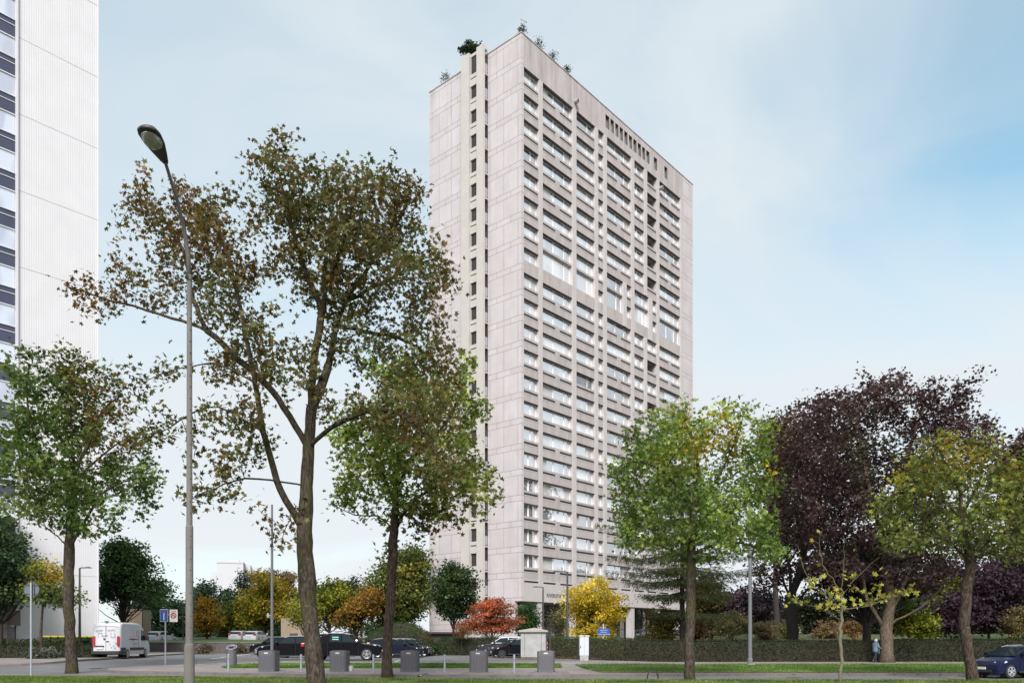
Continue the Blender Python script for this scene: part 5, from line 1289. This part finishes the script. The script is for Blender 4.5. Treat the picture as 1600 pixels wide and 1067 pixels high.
def ellip(c, a1, a2, a3, n1=16, n2=6, half=True):
    V = [];Fs = []
    for i in range(n2+1):
        ph = math.pi/2*i/n2
        for k in range(n1):
            a = 2*math.pi*k/n1; V.append(tuple(c+a1*math.cos(a)*math.cos(ph)+a2*math.sin(a)*math.cos(ph)+a3*math.sin(ph)))
    for i in range(n2):
        for k in range(n1): Fs.append((i*n1+k,i*n1+(k+1)%n1,(i+1)*n1+(k+1)%n1,(i+1)*n1+k))
    return V,Fs
c = h0+ax*ln_*.70-up*.02
mb = MB(); mb.add(*ellip(c, ax*.23, sd*.155, -up*.13)); mb.build('lamp_bowl', glass_mat('lamp_glass',(.12,.11,.11),(.20,.19,.18),.25,6), hd, smooth=True)
mb = MB(); mb.tube([c+ax*.235*math.cos(t)+sd*.16*math.sin(t)-up*.012 for t in np.linspace(0,6.283,28)],.012,5); mb.build('bowl_ring', CHROME, hd)
# slimmer lamp posts
def post(label, px, Y, ptop, r, m, arm=None, head=None, group='slim lamp posts', name='lamp_post', cuff=None):
    b = onG(px,Y); h = HC+(HY-ptop)/F*Y-b.z; root = empty(name, b); tag(root, label, 'lamp post', group)
    b0 = 0.12; mb = MB(); mb.lathe([(r*1.25,0),(r*1.25,.5),(r,.55),(r*.62,h)],(0,0,0),12); mb.build('pole', m, root)
    if arm:
        ax_ = arm; mb = MB(); mb.tube([(0,0,h-.04),(ax_*.5,0,h+.03),(ax_,0,h)],[r*.5,r*.4,r*.4],8); 
        mb.build('arm', m, root)
        mb = MB(); s = 1 if ax_ > 0 else -1; x0 = ax_-.05*s
        mb.add([(x0,-.05,h-.02),(x0,.05,h-.02),(x0+.55*s,.14,h-.01),(x0+.62*s,0,h),(x0+.55*s,-.14,h-.01),(x0,0,h+.06),(x0+.4*s,0,h+.10)],[(0,1,2,3,4),(0,5,1),(1,5,6,2),(2,6,3),(3,6,4),(4,6,5,0)]); mb.build('lamp_head', m, root)
    return root, h
rt,h = post('grey lamp post with a small lamp head rising beside the leftmost waste inlet',425,41.5,788,.085,GMET)
zl_ = HC+(HY-815)/F*41.5-g(*onG(425,41.5)[:2]); mb = MB(); mb.tube([(0,0,zl_-.12),(-.15,-.1,zl_)],[.03,.03],6); mb.build('arm', GMET, rt)
mb = MB(); mb.add([(-.12,-.15,zl_),(-.12,-.02,zl_),(-.42,-.28,zl_+.05),(-.5,-.42,zl_+.06),(-.42,-.5,zl_+.05),(-.14,-.1,zl_+.09),(-.36,-.36,zl_+.14)],[(0,1,2,3,4),(0,5,1),(1,5,6,2),(2,6,3),(3,6,4),(4,6,5,0)]); mb.build('lamp_head', GALV, rt)
zb_ = HC+(HY-961)/F*41.5-rt.location.z; mb = MB(); mb.box(-.25,-.16,-.04,.04,zb_-.12,zb_+.12); mb.box(-.16,-.05,-.02,.02,zb_-.03,zb_+.03); mb.build('control_box', GALV, rt)
rt2,_ = post('tall plain grey post in the grass strip before the purple trees',1172,50.2,760,.13,GMET); mb = MB(); mb.box(-.24,.24,-.24,.24,.0,.2); mb.build('footing', mat('pale_footing',(.45,.44,.43),.8), rt2)
post('dark lamp post with a flat lamp head before the white ribbed wall',124.5,57.5,887,.10,DMET,arm=.35)
post('taller dark lamp post left of the brilliant yellow tree',886.5,57.5,893,.10,DMET,arm=-.5)
post('shorter dark lamp post with a left pointing head by the tower lettering',848.5,68,917,.09,DMET,arm=-.35)
post('thin far lamp post above the rear of the white van',222.5,92,940,.07,DMET,arm=-.3)
post('thin far lamp post right of the amber tree trunk',286,96,938,.07,DMET,arm=.3)
post('thin far lamp post seen left of the leaning trunk foot',477,80,905,.07,GMET)
# waste inlets
WG = mat('inlet_grey', (.125,.12,.135), .55, .15, 3, metal=.2, bump=.15, stretch=(12,12,.4))
def inlet(label, px, w_, py, Y=None, first=None, hh=1.02, dp=.75, slant=False):
    b = GP(px,py); b.z += .135
    if first is None:
        root = empty('waste_inlet', b, R(-4)); w = w_*b.y/F*.5
        mb = MB(); c = .09
        mb.prism([(-w+c,-dp/2),(w-c,-dp/2),(w,-dp/2+c),(w,dp/2),(-w,dp/2),(-w,-dp/2+c)],0,hh); mb.build('body', WG, root, bevel=.015)
        mb = MB()
        for k in range(9): mb.box(-w+.13+k*(2*w-.26)/8-.008,-w+.13+k*(2*w-.26)/8+.008,-dp/2-.006,-dp/2+.004,.08,hh-.22)
        mb.build('groove', DMET, root)
        mb = MB(); mb.box(-.10,.10,-dp/2-.012,-dp/2+.004,hh-.13,hh-.07); mb.build('label_plate', PLATE, root)
        mb = MB(); mb.box(-w*.7,w*.7,-dp/2+.05,dp/2-.1,hh,hh+.035); mb.build('lid', DMET, root, bevel=.01)
        mb = MB(); mb.tube([(-w*.75,-dp/2+.01,.07),(-w*.75,-dp/2-.012,.07)],[.02,.02],8); mb.tube([(w*.75,-dp/2+.01,.07),(w*.75,-dp/2-.012,.07)],[.02,.02],8); mb.build('bolt', CHROME, root)
    else:
        root = copy_tree(first); root.location = b
    return tag(root, label, 'waste inlet', 'grey metal waste inlets on the pavement')
i1 = inlet('grey waste inlet at the foot of the grey lamp post, leftmost of the wide ones',420,26.5,1052.3)
inlet('grey waste inlet just right of the big leaning trunk',530.5,25,1052.3,first=i1)
inlet('grey waste inlet just right of the slim middle trunk',640.5,24,1052.6,first=i1)
inlet('grey waste inlet in front of the parked cars, second from the right',748,24,1053.2,first=i1)
inlet('grey waste inlet in front of the concrete kiosk, farthest right',853,24,1053.2,first=i1)
b = GP(362,1043.5); b.z += .135; root = empty('litter_bin', b); tag(root,'round topped grey litter bin apart from the others, left of the grey lamp post','litter bin')
mb = MB(); r_ = .28; n = 18; hh = 1.08; V = []
for z_,sl_ in ((0,0),(hh,.12)):
    for k in range(n): a = 2*math.pi*k/n; V.append((math.cos(a)*r_,math.sin(a)*r_,z_+sl_*math.sin(a)))
mb.add(V,[(k,(k+1)%n,(k+1)%n+n,k+n) for k in range(n)]+[tuple(range(n-1,-1,-1)),tuple(range(n,2*n))]); mb.build('body', WG, root)
mb = MB(); mb.tube([(0,-.08,hh-.02),(0,-.085,hh+.03)],[.12,.12],14); mb.build('opening', BLK, root)
mb = MB(); V2 = [(math.cos(2*math.pi*k/n)*(r_+.012),math.sin(2*math.pi*k/n)*(r_+.012),hh+.0+.12*math.sin(2*math.pi*k/n)) for k in range(n+1)]; mb.tube(V2,.022,6); mb.build('rim', GALV, root)
for px,py in ((150,1044),(470,1027),(700,1031),(1240,1058.6),(330,1031)):
    q = GP(px,py); mb = MB(); mb.tube([(0,0,0),(0,0,.006)],[.34,.34],18); mb.tube([(0,0,.006),(0,0,.009)],[.27,.27],18)
    tag(mb.build('manhole_cover', mat('cast_iron',(.06,.058,.056),.7,.3,9), loc=(q.x,q.y,q.z+.016)), kind='structure')
# bollards
bf = None
for i,(px,py) in enumerate(((357,1053),(470.5,1054),(583.5,1054.6),(694.8,1055),(803.5,1055))):
    b = GP(px,py); b.z += .135
    lab = ['steel bollard in front of the litter bin, leftmost','steel bollard left of the big leaning trunk','steel bollard left of the slim middle trunk','steel bollard in the middle gap between two waste inlets','steel bollard in front of the concrete kiosk corner'][i]
    if bf is None:
        bf = root = empty('bollard', b); mb = MB(); mb.lathe([(.055,-.1),(.055,.84),(.045,.87),(.0,.88)],(0,0,0),14); mb.build('post', GALV, root)
        mb = MB(); mb.lathe([(.058,.60),(.058,.66)],(0,0,0),14); mb.lathe([(.062,0),(.062,.03)],(0,0,0),14); mb.build('band', CHROME, root)
    else: root = copy_tree(bf); root.location = b
    tag(root, lab, 'bollard', 'steel bollards on the pavement')
# kiosk and cabinet
b = onG(834.5,55.2); root = empty('concrete_kiosk', b, R(-6)); tag(root,'weathered concrete transformer kiosk with an overhanging pitched cap','kiosk')
KC = mat('kiosk_concrete', (.40,.40,.40), .9, .3, 1.6, bump=.4, col2=(.28,.275,.27), fine=8)
mb = MB(); mb.box(-.86,.86,-.75,.75,.18,1.9); mb.build('wall', KC, root, bevel=.02)
mb = MB(); mb.box(-.85,.85,-.74,.74,-.1,.18); mb.build('stained_base', mat('stained_concrete',(.16,.13,.11),.95,.4,3), root)
mb = MB(); mb.box(-1.0,1.0,-.9,.9,1.9,2.02); mb.add([(-1.0,-.9,2.021),(1.0,-.9,2.021),(1.0,.9,2.021),(-1.0,.9,2.021),(-.06,0,2.2),(.06,0,2.2)],[(0,1,5,4),(2,3,4,5),(1,2,5),(3,0,4)]); mb.build('cap', mat('cap_concrete',(.38,.34,.30),.9,.2,2), root, bevel=.01)
mb = MB(); mb.box(.55,.57,-.757,-.748,.25,1.85); mb.box(-.6,-.58,-.757,-.748,.25,1.85); mb.build('panel_joint', DMET, root)
b = onG(912.3,53.6); root = empty('utility_cabinet', b, R(3)); tag(root,'narrow white utility cabinet standing before the hedge','utility cabinet')
mb = MB(); mb.box(-.31,.31,-.2,.2,.34,1.62); mb.build('body', mat('cabinet_white',(.50,.52,.56),.5,.1,3), root, bevel=.02)
mb = MB(); mb.box(-.35,.35,-.24,.24,1.62,1.70); mb.build('lid', WHP, root, bevel=.02)
mb = MB(); mb.box(-.28,.28,-.19,.19,-.05,.34); mb.build('plinth', KC, root)
mb = MB(); mb.box(-.003,.003,-.206,-.198,.38,1.6); mb.box(-.27,-.22,-.212,-.198,.85,1.0); mb.build('lock', DMET, root)
mb = MB(); mb.add([(-.07,-.246,1.645),(.07,-.246,1.645),(0,-.246,1.69)],[(0,1,2)]); mb.build('warning_mark', NAVYP, root)
# bucket
b = GP(547.5,1052); b.z += .135; root = empty('bucket', b); tag(root,'small white plastic bucket beside a waste inlet','bucket')
mb = MB(); mb.lathe([(.11,0),(.15,.24),(.165,.245),(.165,.27),(.15,.275),(.13,.06),(0,.05)],(0,0,0),16); mb.build('body', WHP, root)
mb = MB(); mb.tube([(math.cos(t)*.165,-.02-.1*math.sin(t),.22-.12*math.sin(t)) for t in np.linspace(0,3.14,12)],.006,5); mb.build('handle', GMET, root)
# hoop stand
b = GP(1020,1064); b.z += .1; root = empty('cycle_hoop', b); tag(root,'low black double hoop bicycle stand on the near grass','bicycle stand')
for dy in (-.05,.06):
    mb = MB(); mb.tube([(-.22,dy,-.1),(-.22,dy,.12)]+[(-.22*math.cos(t),dy,.12+.2*math.sin(t)) for t in np.linspace(0,3.14,12)]+[(.22,dy,-.1)],.018,8); mb.build('hoop', BLK, root, smooth=True)
mb = MB(); mb.tube([(-.2,-.05,.2),(-.2,.06,.2)],.014,6); mb.tube([(.2,-.05,.2),(.2,.06,.2)],.014,6); mb.build('crossbar', BLK, root)
# round sign seen from behind
b = GP(48.5,1055.5); root = empty('round_sign', b, R(8)); tag(root,'round traffic sign on a grey pole seen from behind at far left','road sign')
Yr = b.y; zc = HC+(HY-921)/F*Yr-b.z; rs = 8.6*Yr/F*1.25
mb = MB(); mb.lathe([(.045,-.1),(.045,zc+.35)],(0,0,0),10); mb.build('pole', GALV, root)
mb = MB(); n = 28; mb.tube([(0,-.075,zc),(0,-.06,zc)],[rs,rs],n); mb.tube([(math.cos(t)*rs,-.06,zc+math.sin(t)*rs) for t in np.linspace(0,6.2832,29)],.02,5); sp_ = mb.build('sign_panel', mat('sign_back',(.12,.135,.165),.5,.15,3,metal=.2), root)
mb = MB(); mb.box(-rs*.8,rs*.8,-.058,-.03,zc+.2,zc+.235); mb.box(-rs*.8,rs*.8,-.058,-.03,zc-.22,zc-.185); mb.box(-.14,-.11,-.06,-.02,zc-.3,zc+.3) ; mb.build('bracket', DMET, root)
root.rotation_euler = (0,0,R(188-360+0))
# road end sign and zone sign
b = GP(258.5,1041); b.z += .03; Ys = b.y; root = empty('road_sign', b); tag(root,'blue no through road sign with a white zone end panel beside it','road sign')
def zz_(py): return HC+(HY-py)/F*Ys-b.z
def xx_(px): return (px-258.5)/F*Ys
mb = MB(); mb.lathe([(.045,-.1),(.045,zz_(953))],(0,0,0),10); mb.build('pole', GALV, root)
mb = MB(); mb.box(xx_(250.9),xx_(263.6),-.09,-.06,zz_(970.8),zz_(951.5)); bs = mb.build('sign_panel', WHITEP, root, bevel=.02)
BLU = mat('sign_blue',(.015,.07,.30),.4,.05,3)
mb = MB(); mb.box(xx_(251.5),xx_(263.0),-.096,-.088,zz_(970.1),zz_(952.2)); mb.build('blue_field', BLU, bs)
mb = MB(); mb.box(xx_(256.4),xx_(258.0),-.102,-.094,zz_(968.3),zz_(957.5)); mb.build('white_bar', WHITEP, bs)
mb = MB(); mb.box(xx_(255.2),xx_(259.2),-.103,-.095,zz_(957.3),zz_(955.2)); mb.build('red_bar', RED, bs)
mb = MB(); mb.box(xx_(265.8),xx_(278.4),-.085,-.055,zz_(971.3),zz_(952)); zs_ = mb.build('sign_panel', mat('zone_panel',(.72,.66,.6),.5,.05,3), root, bevel=.02)
cx_, cz_ = xx_(272), zz_(961.2); rr_ = 3.9*Ys/F
mb = MB(); mb.tube([(cx_+rr_*math.cos(t),-.09,cz_+rr_*math.sin(t)) for t in np.linspace(0,6.2832,25)],.028,6); mb.tube([(cx_-rr_*.6,-.09,cz_+rr_*.6),(cx_+rr_*.6,-.09,cz_-rr_*.6)],.02,5); mb.build('zone_ring', RED, zs_)
text('ZONE', .12, 'zone_lettering', DMET, zs_, (cx_-.16,-.088,zz_(956)), (R(90),0,0), .003)
text('30', .22, 'zone_number', DMET, zs_, (cx_-.13,-.088,cz_-.07), (R(90),0,0), .003)
mb = MB(); mb.box(xx_(258),xx_(270),-.05,-.02,zz_(960.5),zz_(959.5)); mb.build('bracket', GALV, root)
# blue name board of the tower on its mast
b = onG(943,60.5); root = empty('name_board', b); tag(root,'small blue board with three lines of pale lettering on a thin mast above the hedge','sign')
k_ = 60.5/F; zz2 = lambda py: HC+(HY-py)*k_-b.z
mb = MB(); mb.lathe([(.03,-.1),(.03,zz2(974))],(0,0,0),8); mb.build('mast', WHITEP, root)
mb = MB(); mb.box(-9*k_,9.3*k_,-.08,-.045,zz2(992),zz2(981.8)); bd = mb.build('board', BLU, root, bevel=.01)
for s_,sz,py in (('RESIDENTIE',.10,984.9),('RIVERSIDE',.11,988),('TOWER LINKEROEVER',.10,991.2)): text(s_, sz, 'lettering', WHITEP, bd, (0,-.083,zz2(py)), (R(90),0,0), .002, 'CENTER')
# magpie on the kerb
b = GP(657,1059.6); b.z += .02; root = empty('magpie', b, R(200)); tag(root,'black and white magpie bending to the kerb right of the slim trunk','bird')
mb = MB(); n = 12
mb.tube([(-.13,0,.15),(-.09,0,.135),(-.02,0,.12),(.05,0,.115),(.10,0,.10),(.125,0,.075),(.15,0,.062),(.165,0,.055),(.19,0,.045)],[.012,.035,.052,.052,.036,.028,.026,.016,.004],10); mb.build('body', [mat('feather_black',(.012,.012,.016),.5)], root, smooth=True)
mb = MB(); mb.tube([(-.12,0,.15),(-.22,0,.18),(-.34,0,.20)],[.018,.022,.012],6); mb.build('tail', MATS['feather_black'], root)
mb = MB(); mb.tube([(-.06,.04,.13),(0,.055,.12),(.05,.04,.11)],[.01,.025,.008],6); mb.tube([(-.06,-.04,.13),(0,-.055,.12),(.05,-.04,.11)],[.01,.025,.008],6); mb.tube([(-.03,0,.09),(.04,0,.085)],[.02,.03],8); mb.build('white_patch', WHP, root)
mb = MB(); 
for s_ in (-1,1): mb.tube([(0,.02*s_,.08),(.01,.02*s_,.04),(0,.02*s_,0),(.03,.02*s_,0)],[.007,.005,.004,.003],5)
mb.build('legs', BLK, root)
# stone wall
SW = mat('wall_stone', (.135,.115,.11), .95, .5, 4, bump=1., fine=3)
wl = [(-42,82.5),(-36,80.5),(-28,78),(-18.6,75)]
mb = MB(); wl3 = smooth_line([Vector((x,y,0)) for x,y in wl],1.); bw = Vector((wl[1][0],wl[1][1],0))
for i in range(len(wl3)-1):
    a,c_ = wl3[i]-bw, wl3[i+1]-bw; nn = Vector((0,.4,0)); mb.add([a+Vector((0,0,-.1)),c_+Vector((0,0,-.1)),c_+nn+Vector((0,0,-.1)),a+nn+Vector((0,0,-.1)),a+Vector((0,0,1.38)),c_+Vector((0,0,1.38)),c_+nn+Vector((0,0,1.38)),a+nn+Vector((0,0,1.38))],[(4,5,6,7),(0,1,5,4),(2,3,7,6)]+([(3,0,4,7)] if i==0 else [])+([(1,2,6,5)] if i==len(wl3)-2 else []))
root = empty('stone_wall', bw); tag(root,'low dark stone retaining wall below the raised lawn','wall'); mb.build('masonry', SW, root)
mb = MB()
for i in range(len(wl3)-1):
    a,c_ = wl3[i]-bw, wl3[i+1]-bw; mb.quad(a+Vector((0,-.05,1.44)),c_+Vector((0,-.05,1.44)),c_+Vector((0,.45,1.44)),a+Vector((0,.45,1.44))); mb.quad(a+Vector((0,-.05,1.383)),c_+Vector((0,-.05,1.383)),c_+Vector((0,-.05,1.44)),a+Vector((0,-.05,1.44)))
mb.build('coping', mat('coping',(.2,.18,.17),.9), root)
# rows of wheeled bins with yellow lids behind the left hedge
YL = mat('yellow_lid',(.62,.50,.03),.45,.1,3); GB = mat('bin_green',(.02,.05,.03),.5)
bn = None
for i in range(7):
    px = 72+i*11.5; b = onG(px,58.4+.40*i)
    if bn is None:
        bn = root = empty('wheeled_bin', b, R(20)); mb = MB(); mb.prism([(-.26,-.3),(.26,-.3),(.26,.3),(-.26,.3)],.1,1.34); mb.build('body', GB, root)
        mb = MB(); mb.box(-.3,.3,-.36,.34,1.34,1.44); mb.build('lid', YL, root, bevel=.02)
        mb = MB(); mb.tube([(-.3,.3,.12),(-.22,.3,.12)],[.12,.12],12); mb.tube([(.22,.3,.12),(.3,.3,.12)],[.12,.12],12); mb.build('wheels', TYRE, root)
    else: root = copy_tree(bn); root.location = b
    root.scale = (1.1,1.1,1.16)
    tag(root,'green wheeled bin with a yellow lid in a row behind the left hedge','bin','yellow lidded bins behind the left hedge')
# far white apartment block, beige sheds
fb = empty('far_apartment_block', (P(377,998,330).x,330,0), R(14)); tag(fb,'distant white apartment block with a stepped right side','building')
FW = mat('far_white',(.47,.475,.49),.7,.06,.2)
k_ = 330/F; T_ = lambda py: HC+(HY-py)*k_
mb = MB(); mb.box(-36*k_,3*k_,0,16,0,T_(877)); mb.box(3*k_,12*k_,6,20,0,T_(880)); mb.box(12*k_,22*k_,10,24,0,T_(882)); mb.box(22*k_,33*k_,16,28,0,T_(885)); mb.build('wall', FW, fb)
mb = MB(); mb.box(-36.5*k_,3.4*k_,-.15,16.1,T_(880),T_(877.4)); mb.box(-20*k_,-4*k_,3,9,T_(877),T_(874.2)); mb.build('roof', mat('far_grey',(.45,.45,.46),.7,.1,.2), fb)
for z_ in range(8):
    for x_ in (-6.2,-3.4) : 
        mb = MB(); mb.box(x_*k_,(x_+1.8)*k_,-.05,.1,T_(886+z_*6.2+2.2),T_(886+z_*6.2)); mb.build('window', mat('far_window',(.28,.3,.34),.4,.1,1), fb)
for z_ in range(9):
    for x_,y_ in ((5.5,6),(15,10),(26,16)):
        mb = MB(); mb.box(x_*k_,(x_+2.4)*k_,y_-.05,y_+.1,T_(888+z_*5.6+2.6),T_(888+z_*5.6)); mb.build('window', MATS['far_window'], fb)
fb2 = empty('far_apartment_block', (P(338,998,420).x,420,0), R(14)); tag(fb2,'paler lower block behind the left of the distant white block','building')
k2 = 420/F; T2 = lambda py: HC+(HY-py)*k2
mb = MB(); mb.box(-8*k2,8*k2,0,14,0,T2(893)); mb.build('wall', FW, fb2); mb = MB(); mb.box(-2*k2,5*k2,3,9,T2(893),T2(890)); mb.build('roof_house', FW, fb2)
for z_ in range(5): mb = MB(); mb.box(-1*k2,1*k2,-.1,.1,T2(899+z_*7+2),T2(899+z_*7)); mb.build('window', MATS['far_window'], fb2)
BS = mat('beige_wall',(.30,.225,.165),.9,.2,1)
for px,w_,y0,Y,lab in ((205,16,952,105,'brown plastered wall end behind the dark green maple and the van'),(466,26,966,92,'beige garden building behind the estate car and bare trunk')):
    b = onG(px,Y); root = empty('small_building', b, R(12)); tag(root,lab,'building'); h = HC+(HY-y0)/F*Y-b.z; hw = w_*Y/F
    mb = MB(); mb.box(-hw,hw,0,5,-.2,h); mb.build('wall', BS, root); mb = MB(); mb.box(-hw-.04,hw+.04,-.05,5.05,h,h+.08); mb.build('roof', BS, root)
    mb = MB(); mb.box(-hw*.5,-hw*.5+.9,-.03,.05,0,2.1); mb.build('door', DMET, root)
b = onG(690,86); root = empty('porch', b, ang); tag(root,'low brown porch wall with a white end at the tower foot','wall')
mb = MB(); mb.box(-2.5,3.5,0,.3,0,2.0); mb.build('wall', mat('porch_brown',(.10,.075,.07),.85), root); mb = MB(); mb.box(-2.7,-2.3,-.2,.4,0,2.2); mb.build('pier', WFLAT, root); mb = MB(); mb.box(-2.6,3.6,-.3,.6,2.0,2.2); mb.build('roof', mat('porch_brown',(.10,.075,.07),.85), root)

# ---------------------------------------------------------------- walking person
def person(loc, rz):
    root = empty('person', loc, rz); tag(root,'person in a pale blue hooded coat and dark trousers walking right beside the pale trunk','person')
    def skin(name, verts, edges, m, parent, sub=2, rootv=0, sm_=True):
        me = bpy.data.meshes.new(name); me.from_pydata([v[:3] for v in verts], edges, []); o = bpy.data.objects.new(name, me); COL.objects.link(o); o.parent = parent
        sk = o.modifiers.new('skin','SKIN'); sk.use_smooth_shade = True
        for i,v in enumerate(verts):
            sv = me.skin_vertices[0].data[i]; sv.radius = (v[3], v[4] if len(v) > 4 else v[3]); sv.use_root = (i == rootv)
        su = o.modifiers.new('sub','SUBSURF'); su.levels = sub; su.render_levels = sub
        me.materials.append(m); return o
    SK = mat('skin',(.35,.2,.14),.6,.1,5); COAT = mat('pale_blue_coat',(.13,.18,.24),.85,.25,6); TR = mat('navy_trousers',(.015,.018,.04),.85,.2,6); SH = mat('shoe_black',(.02,.02,.02),.6); HR = mat('grey_hair',(.35,.33,.31),.8,.3,20)
    # x is the walking direction
    V = [(0,0,.88,.13,.15),(.0,0,1.05,.13,.16),(.01,0,1.25,.13,.18),(.03,0,1.37,.07,.08),(.06,0,1.43,.05,.05),(.08,0,1.50,.075,.07),(.085,0,1.58,.085,.075),(.08,0,1.64,.06,.055),
         (0,.10,.84,.09),(.14,.10,.47,.05),(.06,.10,.09,.028),(.18,.10,.05,.022,.022),
         (0,-.10,.84,.09),(-.06,-.10,.47,.05),(-.26,-.10,.13,.028),(-.16,-.10,.06,.022,.022),
         (.02,.19,1.32,.055),(.0,.24,1.06,.042),(.16,.22,.92,.03),(.02,-.19,1.32,.055),(.06,-.24,1.06,.042),(.24,-.20,.98,.03),(.22,.215,.88,.026),(.30,-.19,.97,.026)]
    E = [(0,1),(1,2),(2,3),(3,4),(4,5),(5,6),(6,7),(0,8),(8,9),(9,10),(10,11),(0,12),(12,13),(13,14),(14,15),(2,16),(16,17),(17,18),(18,22),(2,19),(19,20),(20,21),(21,23)]
    body = skin('body', V, E, SK, root)
    for hx,hy,hz in ((.22,.215,.88),(.30,-.19,.97)):
        for k in range(4): skin('finger', [(hx+.01,hy-.02+.013*k,hz,.009),(hx+.045,hy-.02+.013*k,hz-.012,.008),(hx+.06-.004*abs(k-1),hy-.02+.013*k,hz-.035,.007)], [(0,1),(1,2)], SK, body, 1)
        skin('thumb', [(hx-.005,hy+.01,hz+.01,.010),(hx+.03,hy+.015,hz+.025,.008)], [(0,1)], SK, body, 1)
    skin('coat', [(0,0,.66,.19,.25),(0,0,.85,.19,.24),(0,0,1.05,.17,.22),(.01,0,1.28,.15,.21),(.03,0,1.40,.09,.11),(.02,.20,1.32,.08),(0,.27,1.06,.068),(.15,.24,.93,.055),(.02,-.20,1.32,.08),(.06,-.27,1.06,.068),(.22,-.22,.99,.055)],
         [(0,1),(1,2),(2,3),(3,4),(3,5),(5,6),(6,7),(3,8),(8,9),(9,10)], COAT, root)
    for s_,pts in ((1,[(0,.10,.82,.11),(.14,.10,.47,.08),(.06,.10,.12,.065)]),(-1,[(0,-.10,.82,.11),(-.06,-.10,.47,.08),(-.25,-.10,.16,.065)])): skin('trousers', pts, [(0,1),(1,2)], TR, root)
    skin('shoe', [(.03,.10,.07,.065),(.20,.10,.05,.05)], [(0,1)], SH, root, 1); skin('shoe', [(-.29,-.10,.12,.065),(-.14,-.10,.05,.05)], [(0,1)], SH, root, 1)
    skin('hood', [(.0,0,1.40,.10,.12),(.03,0,1.50,.11,.11),(.045,0,1.60,.105,.10),(.05,0,1.66,.07,.07)], [(0,1),(1,2),(2,3)], mat('pale_hood',(.36,.36,.38),.85,.2,8), root)
    mb = MB(); mb.lathe([(.0,0),(.012,.004),(.0,.02)],(.168,0,1.545),6); mb.tube([(.15,0,1.56),(.18,0,1.54)],[.01,.014],6); mb.build('nose', SK, body)
    mb = MB(); mb.tube([(.158,-.03,1.58),(.165,-.03,1.58)],[.011,.008],8); mb.tube([(.158,.03,1.58),(.165,.03,1.58)],[.011,.008],8); mb.build('eyes', BLK, body)
    mb = MB(); mb.tube([(.155,-.022,1.505),(.161,0,1.503),(.155,.022,1.505)],[.003,.006,.003],6); mb.build('mouth', mat('lip',(.25,.08,.07),.6), body)
    mb = MB(); mb.box(.02,.14,-.30,-.2,.60,.95); mb.build('shoulder_bag', mat('bag_blue',(.03,.07,.12),.7), root, bevel=.03)
    return root
p = onG(1368,55.2); p.z += .135; person(p, R(10))
